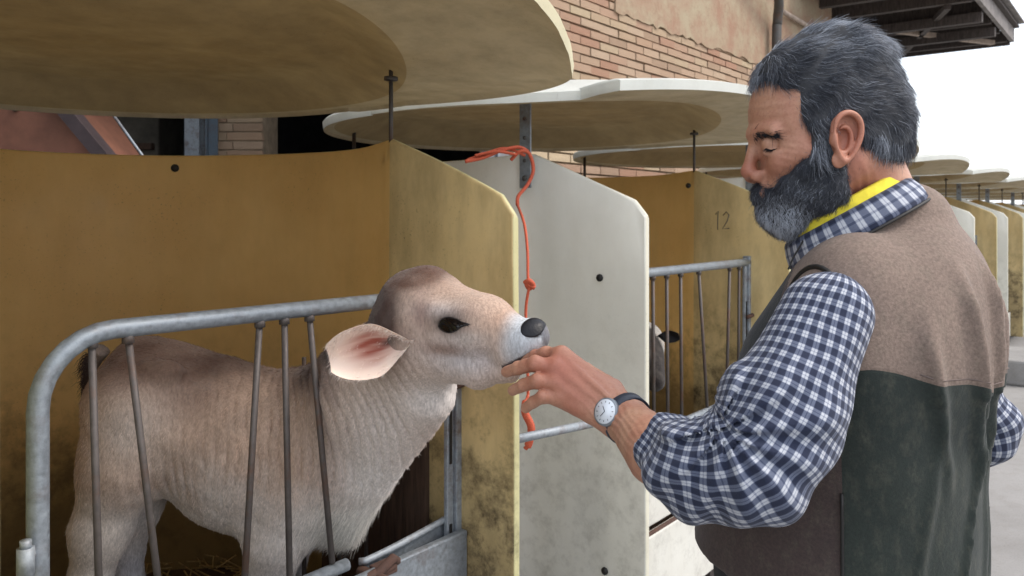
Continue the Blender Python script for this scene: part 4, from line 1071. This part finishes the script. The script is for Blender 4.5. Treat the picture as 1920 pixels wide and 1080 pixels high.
# --- torso measures
f3 = np.array([-.777, .629, 0]); R3 = ROW.copy(); AXM = np.array([R3, f3, [0, 0, 1]])
def bodyskin(p):
    d = el(p, (.515, 1.135, 1.24), (.17, .11, .20), AXM); return d
hvv, hqq = nets(skull, (.27, 1.00, 1.36), (.66, 1.28, 1.74), .0026, 1.8)
e1v, e1q = nets(lambda p: near_ear(p, -1), P(1585, 257, 1.045)-[.045, .035, .06], P(1585, 257, 1.045)+[.045, .035, .06], .0013, 2.6)
cE = P(1580, 258, 1.13)+np.array([0, .080, 0]); e2v, e2q = nets(lambda p: near_ear(p, 1), cE-[.045, .035, .06], cE+[.045, .035, .06], .002, 2.6)
hav, haq = nets(hand, (-.03, 1.0, 1.07), (.30, 1.36, 1.33), .0019, 1.7)
def redf(v):
    g = lambda c, r: np.exp(-(np.linalg.norm(v-c, axis=1)/r)**2)
    return np.clip(.9*g(P(1402, 318, 1.13), .022)+.5*g(P(1455, 305, 1.07), .03)+.7*g(P(1600, 365, 1.08), .05)+.8*g(P(1590, 258, 1.045), .045)+.9*g(K_[1], .035)+.7*g(P(1090, 730, 1.18), .05)+.4*g(P(1000, 690, 1.22), .03), 0, 1)
V_ = np.concatenate([hvv, e1v, e2v, hav]); o1 = len(hvv); o2 = o1+len(e1v); o3 = o2+len(e2v)
Q_ = np.concatenate([hqq, e1q+o1, e2q+o2, haq+o3])
mesh_np('body', V_, Q_, M['skin'], man, MO, floats={'red': redf(V_)})
# fingernails
def nail(tip, prev, r):
    ax_ = tip-prev; ax_ /= np.linalg.norm(ax_); up_ = np.array([.05, -.75, .62]); up_ -= ax_*(up_@ax_); up_ /= np.linalg.norm(up_); sd = np.cross(ax_, up_)
    c_ = tip+up_*r*.74-ax_*.001; V = []; F_ = []
    for i in range(7):
        for j in range(7):
            a_, b2_ = -1+i/3, -1+j/3; V.append(c_+ax_*a_*.0062+sd*b2_*.0048*(1-.12*a_*a_)-up_*(.0018*b2_*b2_+.0007*a_*a_-.0012)-MO)
    for i in range(6):
        for j in range(6): F_.append([i*7+j, i*7+j+1, i*7+j+8, i*7+j+7])
    mesh_np('fingernail', np.array(V), np.array(F_), mn, man)
mn = simple('finger_nail', s2l((212, 178, 164)), .3, .1)
for a_, b2_, c_, e_, r_ in FG[1:]: nail(e_, c_, r_[3])
# eye slit, brows
def march(f, p, d, n=60):
    p = np.array(p, float); d = np.asarray(d, float)
    for _ in range(n): p = p+d*(f(p.astype(np.float32))[:, None])*.7
    return p
M['dark_hair'] = simple('hair_under', (.035, .037, .042), .8, .3, 200)
YP = np.array([0, 1., 0])
for s_ in (-1, 1):
    ball_mesh('eye', HS(1444, 272, .0295, s_), (.0117, .0117, .0112), simple('eye_dark_white', (.12, .10, .09), .15), man, MO)
lr = snap(skull, [HS(1431+24*x, 277.5+2.5*math.sin(x*3.1)-2*x, .041, -1)-[0, .002, 0] for x in np.linspace(0, 1, 90)])
strands('eyelashes', lr, np.tile(np.array([-.75, -.35, -.55]), (90, 1)), grad(skull, lr), .0075, .00030, M['fur'], man, MO, lift=.3, jitter=.12, cols=np.tile(np.array([.01, .01, .012]), (90, 1)))
n = 480; bx = rng.random(n); r = snap(skull, [HS(1411+42*x, 252-4*math.sin(x*2.8)+rng.normal(0, 2.4)*(1.2-.6*x), .014+.036*x, -1) for x in bx])
strands('eyebrow', r, np.tile(np.array([.7, -.5, -.12]), (n, 1)), grad(skull, r), .011, .00042, M['fur'], man, MO, lift=.15, cols=np.tile(np.array([.022, .022, .026]), (n, 1)), jitter=.3)

# --- hair and beard
def hairv(p):
    d = el(p, P(1562, 190, 1.13), (.1005, .080, .1035))
    d = smin(d, el(p, P(1488, 152, 1.13), (.056, .062, .046)), .03)
    d = smin(d, el(p, P(1612, 258, 1.13), (.062, .068, .062)), .03)
    d = smin(d, el(p, P(1580, 105, 1.13), (.05, .05, .032)), .03)
    yc = lambda c, rx, rz: el(p*np.array([1, 0, 1], np.float32), np.array(c)*[1, 0, 1], (rx, 1., rz))
    d = smax(d, -yc(P(1424, 232, 1.10), .038, .064), .006)
    d = smax(d, -yc(P(1464, 320, 1.08), .050, .064), .006)
    d = smax(d, -yc(P(1560, 375, 1.08), .060, .058), .008)
    cutz = P(1600, 328, 1.13)[2]; d = smax(d, cutz-p[:, 2]+.1*(p[:, 0]-.55), .008)
    d = smax(d, -el(p, P(1583, 262, 1.05), (.024, .04, .036)), .006)
    d = smin(d, rc(p, P(1535, 235, 1.067), P(1537, 300, 1.064), .012, .012), .012)            # sideburn
    d = smin(d, rc(p, P(1535, 235, 1.13)+[0, .064, 0], P(1537, 300, 1.13)+[0, .064, 0], .012, .012), .012)
    return d-.0035*pn(p, 55, 2.)-.002*pn(p, 130, 4.)
def beardv(p):
    d = rc(p, P(1459, 392, 1.13), P(1480, 406, 1.13), .030, .030)
    d = smin(d, rc(p, P(1434, 366, 1.13), P(1452, 384, 1.13), .014, .022), .012)
    for s_ in (-1, 1):
        o = np.array([0, s_, 0])
        d = smin(d, rc(p, P(1472, 396, 1.13)+o*.022, P(1522, 364, 1.13)+o*.050, .025, .023), .02)
        d = smin(d, rc(p, P(1522, 364, 1.13)+o*.050, P(1538, 305, 1.13)+o*.064, .023, .013), .02)
        d = smin(d, rc(p, P(1431, 361, 1.13)+o*.006, P(1456, 372, 1.13)+o*.034, .0085, .0105), .012)
        d = smin(d, rc(p, P(1456, 372, 1.13)+o*.034, P(1502, 358, 1.13)+o*.050, .012, .017), .014)
    d = smin(d, rc(p, P(1492, 405, 1.13), P(1502, 408, 1.13), .030, .026), .02)
    for s_ in (-1, 1):
        d = smin(d, rc(p, HS(1478, 352, .046, s_), HS(1520, 302, .058, s_), .014, .012), .014)
    return d-.003*pn(p, 60, 6.)-.002*pn(p, 140, 3.)
hv2, hq2 = nets(hairv, (.30, .99, 1.48), (.68, 1.28, 1.76), .0038, 1.8)
bv2, bq2 = nets(beardv, (.30, 1.03, 1.37), (.46, 1.23, 1.56), .0034, 1.8)
hob = mesh_np('hair', hv2, hq2, M['dark_hair'], man, MO); bob = mesh_np('beard', bv2, bq2, M['dark_hair'], man, MO)
m, t, b = new_mat('greying_hair', .42, spec=.5); a = N(t, 'ShaderNodeAttribute'); a.attribute_name = 'col'; t.links.new(a.outputs['Color'], b.inputs['Base Color']); M['hair'] = m
def hair_cols(r, g0):
    n = len(r); cl = pn(r, 70, 3.)*.35+pn(r, 22, 8.)*.35+rng.normal(0, .32, n); w = sstep(-.15, 1.15, cl+g0)[:, None]
    return np.array([s2l((44, 48, 58))])*(1-w)+np.array([s2l((178, 184, 194))])*w
n = 46000; r = sample(hv2, hq2, n); nn = grad(hairv, r)
fl = np.tile(np.array([.85, 0, -.35]), (n, 1)); lowz = sstep(1.62, 1.52, r[:, 2])[:, None]; fl = fl*(1-lowz)+np.array([.35, 0, -.9])*lowz
fl = fl+.75*np.stack([pn(r, 30, 1.), 0*r[:, 0], pn(r, 30, 7.)], 1)
fl -= nn*(fl*nn).sum(1, keepdims=True); fl /= np.linalg.norm(fl, axis=1, keepdims=True)
g0 = .05+.5*np.exp(-(np.linalg.norm(r-P(1570, 60, 1.13), axis=1)/.07)**2)+.25*np.exp(-(np.linalg.norm(r-P(1450, 110, 1.1), axis=1)/.06)**2)
strands('hair_locks', r, fl, nn, .027, .00030, M['hair'], hob, MO, npt=7, lift=.02, curl=.42, jitter=.08, droop=.15, phase=6*pn(r, 26, 2.)+rng.normal(0, .5, n), cols=hair_cols(r, g0))
n = 30000; r = sample(bv2, bq2, n); nn = grad(beardv, r); fl = np.tile(np.array([-.15, 0, -1.]), (n, 1))+.5*np.stack([pn(r, 50, 1.), pn(r, 50, 3.), 0*r[:, 0]], 1)
fl -= nn*(fl*nn).sum(1, keepdims=True); fl /= np.linalg.norm(fl, axis=1, keepdims=True)
g0 = -.40+1.8*np.exp(-(np.linalg.norm((r-P(1468, 420, 1.10))/np.array([1.2, 1, .9]), axis=1)/.042)**2)
strands('beard_hair', r, fl, nn, .011, .00030, M['hair'], bob, MO, npt=6, lift=.16, curl=.7, jitter=.25, droop=.3, cols=hair_cols(r, g0))

n = 1500; r = sample(hvv, hqq, n, lambda c: np.exp(-(beardv(c.astype(np.float32))/.006)**2)+.6*np.exp(-(hairv(c.astype(np.float32))/.004)**2)); nn = grad(skull, r)
strands('stubble', r, np.tile(np.array([.1, 0, -1.]), (n, 1)), nn, .006, .00022, M['hair'], man, MO, npt=4, lift=.35, jitter=.4, cols=hair_cols(r, -.1))

# --- check cloth
def check_mat(name):
    m, t, b = new_mat(name, .85, spec=.2); a = N(t, 'ShaderNodeAttribute'); a.attribute_name = 'cu'; a2 = N(t, 'ShaderNodeAttribute'); a2.attribute_name = 'cv'
    def band(x):
        f = math_(t, 'FRACT', x); inb = math_(t, 'LESS_THAN', f, .50)
        # two pale lines and hairline gaps in each pale band
        g = math_(t, 'ABSOLUTE', math_(t, 'SUBTRACT', math_(t, 'FRACT', math_(t, 'MULTIPLY', f, 4.)), .5)); ln = math_(t, 'LESS_THAN', g, .36)
        return math_(t, 'MULTIPLY', inb, math_(t, 'MULTIPLY_ADD', ln, .42, .58))
    u = band(a.outputs['Fac']); v = band(a2.outputs['Fac'])
    s_ = math_(t, 'MULTIPLY', math_(t, 'ADD', u, v), .5)
    cc = ramp(t, s_, [(0., s2l((38, 43, 62))), (.28, s2l((68, 75, 95))), (.5, s2l((98, 104, 122))), (.8, s2l((152, 156, 168))), (1., s2l((188, 191, 197)))])
    n1 = noise(t, objc(t), 500, 3, .7); cc = mixc(t, ramp(t, n1, [(.3, .25), (.7, 0.)]), cc, (.03, .04, .07)); t.links.new(cc, b.inputs['Base Color']); bump(t, b, n1, .25, .001)
    b.inputs['Sheen Weight'].default_value = .1; return m
M['check'] = check_mat('navy_white_check')
def sleeve(name, path, f, lo, hi, h, parent, per=.0165, rmean=.075, ref=(0, 1, 0), caps=None):
    v, q = nets(f, lo, hi, h, 1.9)
    pth = np.array(smooth_path(path, 12)); seg = np.linalg.norm(np.diff(pth, axis=0), axis=1); S = np.concatenate([[0], np.cumsum(seg)])
    T = np.gradient(pth, axis=0); T /= np.linalg.norm(T, axis=1, keepdims=True)
    X = np.array(ref, float); Xs = []
    for tt in T: X = X-tt*(X@tt); X /= np.linalg.norm(X); Xs.append(X)
    Xs = np.array(Xs); Ys = np.cross(T, Xs)
    w = np.zeros((len(v), 0)); D = ((v[:, None]-pth[None])**2).sum(2); wt = np.exp(-(D-D.min(1, keepdims=True))/(.022**2)); wt /= wt.sum(1, keepdims=True)
    s_ = wt@S; Xv = wt@Xs; Yv = wt@Ys; c = wt@pth; dd = v-c; s_ = s_+((dd)*(wt@T)).sum(1)*.8
    th = np.arctan2((dd*Yv).sum(1), (dd*Xv).sum(1)); 
    # a warp that follows creases
    cu = th/(2*math.pi)*round(2*math.pi*rmean/per)+.22*pn(v, 24, 2.)+.10*pn(v, 60, 3.); cv2 = s_/per+.25*pn(v, 22, 5.)+.10*pn(v, 64, 8.)
    # unwrap is safe where the period count is whole: give the seam faces their own copies
    qa = cu[q]; seam = (qa.max(1)-qa.min(1)) > rmean*math.pi/per
    if seam.any():
        qs = q[seam].copy(); base = len(v); vv = []; cus = []; cvs = []; nq = round(2*math.pi*rmean/per)
        for row in qs:
            r2 = []
            for i in row:
                vv.append(v[i]); cus.append(cu[i]+(nq if cu[i] < 0 else 0)); cvs.append(cv2[i]); r2.append(base); base += 1
            q = np.concatenate([q, [r2]])
        q = q[~np.concatenate([seam, np.zeros(len(qs), bool)])]; v = np.concatenate([v, vv]); cu = np.concatenate([cu, cus]); cv2 = np.concatenate([cv2, cvs])
    return mesh_np(name, v, q, M['check'], parent, MO, floats={'cu': cu, 'cv': cv2})
SH = P(1548, 594, .985); ELB = P(1400, 880, .93); CUF = P(1254, 836, 1.04)
def slv(p):
    d = rc(p, SH, P(1468, 775, .95), .056, .069)
    d = smin(d, rc(p, P(1468, 775, .95), P(1415, 868, .935), .068, .062), .03)
    d = smin(d, rc(p, P(1418, 880, .935), P(1308, 882, .975), .062, .058), .025)
    d = smin(d, rc(p, P(1310, 880, .975), CUF, .058, .037), .02)
    cn = (CUF-P(1310, 880, .975)); cn /= np.linalg.norm(cn)
    d = smax(d, (p-(CUF+cn*.010).astype(np.float32))@cn.astype(np.float32), .004)
    d = smin(d, np.maximum(np.abs((p-(CUF-cn*.004).astype(np.float32))@cn.astype(np.float32))-.014, rc(p, CUF+cn*.03, CUF-cn*.05, .044, .044)), .006)
    # folds: radiating from the crook of the elbow, and long drags on the upper arm
    cr_ = P(1330, 785, .96).astype(np.float32); q = p-cr_; ang = np.arctan2(q[:, 2], q[:, 0]); r = np.linalg.norm(q, axis=1)
    near = np.exp(-(r/.15)**2)*sstep(.02, .07, np.linalg.norm(p-CUF.astype(np.float32), axis=1)-.02); d = d-near*.0065*np.sin(ang*13+pn(p, 14, 2.)*1.6)*np.minimum(r/.04, 1)
    q2 = p-P(1250, 870, 1.01).astype(np.float32); m2 = np.exp(-(np.linalg.norm(q2, axis=1)/.07)**2); d = d-m2*.0045*np.sin((q2[:, 0]*.9+q2[:, 2]*.35)/.0085+pn(p, 22, 3.)*1.2)
    q3 = p-P(1520, 700, .93).astype(np.float32); m3 = np.exp(-((q3[:, 0]/.08)**2+(q3[:, 2]/.13)**2)); d = d-m3*.0035*np.sin((q3[:, 0]*.92-q3[:, 2]*.35)/.013+pn(p, 16, 7.)*1.5)
    return d-.0015*pn(p, 40, 3.)
arm_path = [P(1575, 520, 1.0), SH, P(1478, 780, .95), P(1410, 882, .935), P(1310, 880, .975), CUF, CUF+(CUF-P(1310, 880, .975))*.3]
cuffn = None
shirt = sleeve('sleeve', arm_path, slv, (.10, .80, 1.00), (.50, 1.12, 1.44), .0042, man, ref=(.3, .95, .1))
# the cuff's open end: dark ring inside, forearm comes out of it
RS = np.array([.64, 1.285, 1.32]); RE = P(1846, 800, 1.30); RW = np.array([.70, 1.40, .98])
def rslv(p):
    d = rc(p, RS, RE, .060, .050); d = smin(d, rc(p, RE, RE+(RW-RE)*.45, .050, .043), .02)
    q = p-RE.astype(np.float32); return d-.004*np.sin(q[:, 2]/.012+pn(p, 20, 2.)*1.3)*np.exp(-(np.linalg.norm(q, axis=1)/.12)**2)
sleeve('sleeve', [RS+[0, 0, .05], RS, RE, RE+(RW-RE)*.45], rslv, (.53, 1.17, .95), (.90, 1.45, 1.42), .006, man, rmean=.055)
def rhand(p):
    d = rc(p, RE+(RW-RE)*.3, RW, .036, .028); d = smin(d, rc(p, RW, RW+[-.05, .03, -.07], .028, .034), .02)
    for k in range(4): a = RW+np.array([-.05, .03, -.07])+AXM[1]*.018*(k-1.5); d = smin(d, rc(p, a, a+[-.02, .015, -.075], .0105, .0085), .006)
    return smin(d, rc(p, RW+[-.02, 0, -.03], RW+[-.075, -.01, -.085], .014, .010), .01)
rv, rq = nets(rhand, (.54, 1.30, .77), (.86, 1.52, 1.09), .0045, 1.8); mesh_np('right_hand', rv, rq, M['skin'], man, MO, floats={'red': np.zeros(len(rv))+.2})

# --- vest
def torso(p, g=0.):
    d = el(p, (.510, 1.130, 1.25), (.190+g, .128+g, .21+g), AXM)
    d = smin(d, el(p, (.474, 1.166, 1.07), (.188+g, .182+g, .20+g), AXM), .06)
    d = smin(d, el(p, (.482, 1.162, 1.215), (.150+g, .142+g, .150+g), AXM), .05)
    d = smin(d, el(p, (.463, 1.170, .90), (.186+g, .200+g, .24+g), AXM), .05)
    d = smin(d, rc(p, (.455, 1.045, 1.365), (.625, 1.255, 1.365), .048+g, .048+g), .05)
    d = smin(d, rc(p, (.545, 1.11, 1.375), (.55, 1.12, 1.44), .085+g, .062+g), .04)
    d = smin(d, el(p, (.588, 1.085, 1.30), (.14+g, .055+g, .12+g), AXM), .05)
    return d
def theta(p): q = p-np.array([.51, 1.135, 0], np.float32); return np.arctan2(q@AXM[0].astype(np.float32), -(q@AXM[1].astype(np.float32)))   # 0 = spine, - = his left side
def folds(p):
    th = theta(p); z = p[:, 2]; f_ = 0
    for (t0, z0, t1, z1, w, a) in ((-.55, 1.36, -.22, 1.14, .07, .013), (-.12, 1.37, .10, 1.15, .06, .011), (.22, 1.34, .34, 1.14, .06, .010), (-.9, 1.30, -.66, 1.14, .06, .009), (.55, 1.30, .60, 1.14, .06, .007),
                                   (-.15, 1.23, -.65, .90, .035, .009), (.10, 1.20, -.05, .88, .05, .006), (.40, 1.22, .10, .88, .055, .008), (.66, 1.22, .40, .9, .07, .004), (-.75, 1.20, -1.1, .9, .05, .005)):
        s_ = np.clip((z-z0)/(z1-z0), 0, 1); tc = t0+(t1-t0)*s_**1.3; m_ = np.exp(-((th-tc+.03*pn(p, 5, t0))/w)**2)*sstep(z1-.06, z1+.03, z)*sstep(z0+.05, z0-.03, z)
        f_ = f_+a*m_
    return f_*np.where(z > 1.22, 1.25, .85)+.0028*pn(p, 15, 4.)+.0010*pn(p, 42, 2.)
hemn = np.array([-.777*.42, .629*.42, -1.]); 
def vest(p):
    d = torso(p)-folds(p)
    fc = (p-np.array([.51, 1.135, 0], np.float32))@f3.astype(np.float32); d = smax(d, (.945+.10*fc)-p[:, 2], .006)
    # armholes and neck opening
    d = smax(d, -el(p, (.352, .983, 1.275), (.058, .095, .112), np.array([f3, R3, [0, 0, 1]])), .006)
    d = smax(d, -el(p, (.665, 1.305, 1.20), (.07, .055, .17), np.array([f3, R3, [0, 0, 1]])), .006)
    nk = NC.astype(np.float32); q = p-nk; d = smax(d, -(np.maximum(rc(p, NC-NN*.02, NC+NN*.2, .066, .09), -1)), .006)
    return d
NC = np.array([.478, 1.135, 1.452]); e1 = np.array([.082, -.005, .046]); e2 = np.array([-.012, -.080, .010]); NN = np.cross(e2, e1); NN /= np.linalg.norm(NN)
if NN[2] < 0: NN = -NN
vv_, vq_ = nets(vest, (.26, .88, .84), (.78, 1.40, 1.56), .0050, 1.9)
fcv = (vv_-np.array([.51, 1.135, 0]))@f3; thv = theta(vv_.astype(np.float32))
seamz = vv_[:, 2]-(1.230+.030*np.clip(np.abs(thv+.12), 0, 1.2)+.003*np.sin(thv*9))
yoke = np.where(fcv < .075, seamz, -.02+.0*seamz); 
side = (-thv-1.50)                         # >0 : side panel under the arm, forward of the seam
fr = fcv-.085                              # >0 : dark chest panel
m, t, b = new_mat('fleece_vest', .95, spec=.1)
ay = N(t, 'ShaderNodeAttribute'); ay.attribute_name = 'yoke'; asd = N(t, 'ShaderNodeAttribute'); asd.attribute_name = 'side'; afr = N(t, 'ShaderNodeAttribute'); afr.attribute_name = 'front'
n1 = noise(t, objc(t), 9, 5, .6); n2 = noise(t, objc(t), 260, 4, .7)
taupe = mixc(t, n1, s2l((146, 127, 115)), s2l((124, 108, 98))); green = mixc(t, n1, s2l((40, 47, 46)), s2l((56, 62, 56))); brown = mixc(t, n1, s2l((86, 73, 69)), s2l((70, 60, 58)))
isy = math_(t, 'GREATER_THAN', ay.outputs['Fac'], 0.); iss = math_(t, 'GREATER_THAN', asd.outputs['Fac'], 0.)
cc = mixc(t, isy, mixc(t, iss, green, brown), taupe)
upf = math_(t, 'GREATER_THAN', afr.outputs['Fac'], 0.); cc = mixc(t, upf, cc, s2l((34, 40, 44)))
n3 = noise(t, objc(t, (1, 1, .5)), 70, 6, .7); cc = mixc(t, ramp(t, n3, [(.48, 0.), (.8, .28)]), cc, s2l((120, 116, 100)))
cc = mixc(t, ramp(t, n2, [(.35, .4), (.65, 0.)]), cc, (.02, .02, .02)); t.links.new(cc, b.inputs['Base Color'])
sn = math_(t, 'MULTIPLY', math_(t, 'MINIMUM', math_(t, 'ABSOLUTE', ay.outputs['Fac']), .003), 300.)
bump(t, b, math_(t, 'ADD', n2, sn), .4, .002); b.inputs['Sheen Weight'].default_value = .12; b.inputs['Sheen Roughness'].default_value = .5; M['vest'] = m
upper = np.where(vv_[:, 2] > 1.10, fr, -1.)
vo = mesh_np('vest', vv_, vq_, M['vest'], man, MO, floats={'yoke': np.where(upper > 0, -.02, yoke), 'side': np.where(yoke > 0, -1, side), 'front': upper})
b = MB(); pth = []
for a in np.linspace(-1.0, .75, 26):
    dr = AXM[0]*math.sin(a)-AXM[1]*math.cos(a); z_ = 1.230+.030*abs(a+.12)+.003*math.sin(a*9)+.007
    p_ = np.array([.51, 1.135, z_])+dr*.4
    for _ in range(40): p_ = p_-dr*float(vest(p_[None].astype(np.float32))[0])*.8
    pth.append(p_-MO)
b.tube(pth, .0009, 5); b.build('stitching', simple('brown_thread', s2l((112, 98, 92)), .9), vo)
# piping round the armhole
def on_surface(f, p, d):                  # march to the surface from outside
    p = np.array(p, float); d = np.array(d, float); d /= np.linalg.norm(d)
    for _ in range(60):
        s_ = float(f(p[None].astype(np.float32))[0])
        if abs(s_) < .0004: break
        p = p+d*s_*.8
    return p
hole_c = np.array([.352, .983, 1.275])
pts = []
for a in np.linspace(0, 2*math.pi, 44, endpoint=False):
    p0 = hole_c+f3*.059*math.cos(a)+np.array([0, 0, .113])*math.sin(a)-R3*.12
    p1 = on_surface(lambda p: torso(p), p0, R3); pts.append(p1-MO)
b = MB(); b.tube(pts, .0036, 8, closed=True); b.build('piping', M['black'], vo)
b = MB(); pth = [on_surface(lambda p: torso(p), np.array([.51, 1.135, 1.01])+(AXM[0]*math.sin(-1.50)-AXM[1]*math.cos(-1.50))*.4+[0, 0, dz], -(AXM[0]*math.sin(-1.50)-AXM[1]*math.cos(-1.50)))-MO for dz in np.linspace(-.02, .10, 7)]
b.tube(pth, .0022, 6); b.build('seam', M['black'], vo)
# collar: folded check band standing round the neck, yellow shirt edge above it
def ring(rad, up, n=60): return [NC+(e1*math.cos(a)+e2*math.sin(a))*rad+NN*up for a in np.linspace(0, 2*math.pi, n, endpoint=False)]
def band(name, rings, mat, parent, chk=False):
    n = len(rings[0]); V = []; 
    for r_ in rings: V += [p-MO for p in r_]
    Q = [[i*n+j, i*n+(j+1) % n, (i+1)*n+(j+1) % n, (i+1)*n+j] for i in range(len(rings)-1) for j in range(n-1 if chk else n)]
    V = np.array(V); fl = None
    if chk: fl = {'cu': np.tile(np.arange(n)/n*30, len(rings)), 'cv': np.repeat(np.arange(len(rings))/len(rings)*2.2, n)}
    return mesh_np(name, V, np.array(Q), mat, parent, (0, 0, 0), floats=fl)
band('collar', [ring(.95, -.004, 61), ring(.975, .006, 61), ring(1.0, .010, 61), ring(1.04, .006, 61), ring(1.10, -.008, 61), ring(1.14, -.024, 61), ring(1.12, -.027, 61)], M['check'], man, True)
M['yellow'] = simple('yellow_cotton', s2l((226, 208, 60)), .85, .15, 60)
band('undershirt_edge', [ring(.82, .0), ring(.86, .018), ring(.90, .025), ring(.945, .022), ring(.97, .0)], M['yellow'], man)
b = MB(); b.tube([x-MO for x in ring(1.13, -.029)], .0022, 8, closed=True); b.build('neck_binding', M['black'], vo)
# cord hanging from the neck
b = MB(); b.tube(smooth_path([P(1512, 440, 1.10)-MO, P(1500, 462, 1.09)-MO, P(1488, 482, 1.09)-MO, P(1478, 505, 1.085)-MO], 5), .0013, 6); b.build('cord', M['black'], man)
# wrist watch
wt_ax = P(1235, 850, 1.06)-P(1125, 750, 1.19); wt_ax /= np.linalg.norm(wt_ax); wc = WR+wt_ax*.003
x_ = np.cross(wt_ax, [0, 0, 1]); x_ /= np.linalg.norm(x_); y_ = np.cross(wt_ax, x_)
wroot = empty('wristwatch', wc-MO); wroot.parent = man
b = MB(); nW = 40; V = []
for i in range(nW):
    a = 2*math.pi*i/nW; dr = x_*math.cos(a)+y_*math.sin(a)
    for (o, s_) in ((.0335, -.0095), (.0375, -.0085), (.0375, .0085), (.0335, .0095)): V.append(dr*o+wt_ax*s_)
Fq = [(4*i+k, 4*((i+1) % nW)+k, 4*((i+1) % nW)+(k+1) % 4, 4*i+(k+1) % 4) for i in range(nW) for k in range(4)]
b.add(V, Fq, 0, True); b.build('strap', simple('navy_leather', (.022, .03, .05), .5), wroot)
wd = P(1143, 783, 1.12)-wc; wd = wd-wt_ax*(wd@wt_ax); wd /= np.linalg.norm(wd)
wn = wd*.93+np.array([-.1, -.35, .1]); wn /= np.linalg.norm(wn); fc_ = wd*.0385
b = MB(); b.tube([fc_-wn*.002, fc_+wn*.0045], [.0205, .0198], 28); b.build('watch_case', M['galv'], wroot)
m, t, b_s = new_mat('watch_dial', .25, s2l((226, 232, 238))); M['dial'] = m
b = MB(); b.tube([fc_+wn*.0042, fc_+wn*.0052], .0176, 28); b.build('dial', M['dial'], wroot)
u_ = np.cross(wn, wt_ax); u_ /= np.linalg.norm(u_); v_ = np.cross(wn, u_)
b = MB(); b.tube([fc_+wn*.0058, fc_+wn*.0058+(u_*.5+v_*.8)*.009], .0005, 5); b.build('hand', M['black'], wroot)
b = MB(); b.tube([fc_+wn*.0058, fc_+wn*.0058+(-u_*.8+v_*.2)*.012], .0004, 5); b.build('hand', M['black'], wroot)
for k in range(12):
    a = k*math.pi/6; b = MB(); b.tube([fc_+wn*.0056+(u_*math.cos(a)+v_*math.sin(a))*r0 for r0 in (.0125, .0148)], .0004, 4); b.build('hour_mark', M['black'], wroot)
# trousers, legs, shoes (below the frame)
def pants(p):
    d = el(p, (.474, 1.164, .93), (.170, .178, .17), AXM)
    for s_ in (-1, 1):
        a = np.array([.512, 1.14, .88])+R3*.085*s_; k = np.array([.505, 1.15, .50])+R3*.10*s_+f3*.02; f_ = np.array([.51, 1.14, .09])+R3*.11*s_
        d = smin(d, rc(p, a, k, .098, .075), .03); d = smin(d, rc(p, k, f_, .075, .062), .02)
    return d-.003*pn(p, 22, 2.)
pv2, pq2 = nets(pants, (.24, .86, .03), (.80, 1.42, 1.06), .012, 1.8); M['trousers'] = simple('dark_trousers', (.02, .022, .026), .9, .3, 40)
mesh_np('trousers', pv2, pq2, M['trousers'], man, MO)
for s_ in (-1, 1):
    f0 = np.array([.51, 1.14, 0])+R3*.11*s_
    def shoe(p, f0=f0):
        d = rc(p, f0+[0, 0, .055], f0+f3*.16+[0, 0, .045], .048, .044); d = smin(d, rc(p, f0+[0, 0, .06], f0+[0, 0, .13], .046, .048), .02); return smax(d, .004-p[:, 2], .003)
    sv, sq = nets(shoe, f0-[.28, .2, .01], f0+[.2, .3, .2], .009, 1.6); mesh_np('boot', sv, sq, simple('rubber_boot', (.02,.02,.018), .5), man, MO)
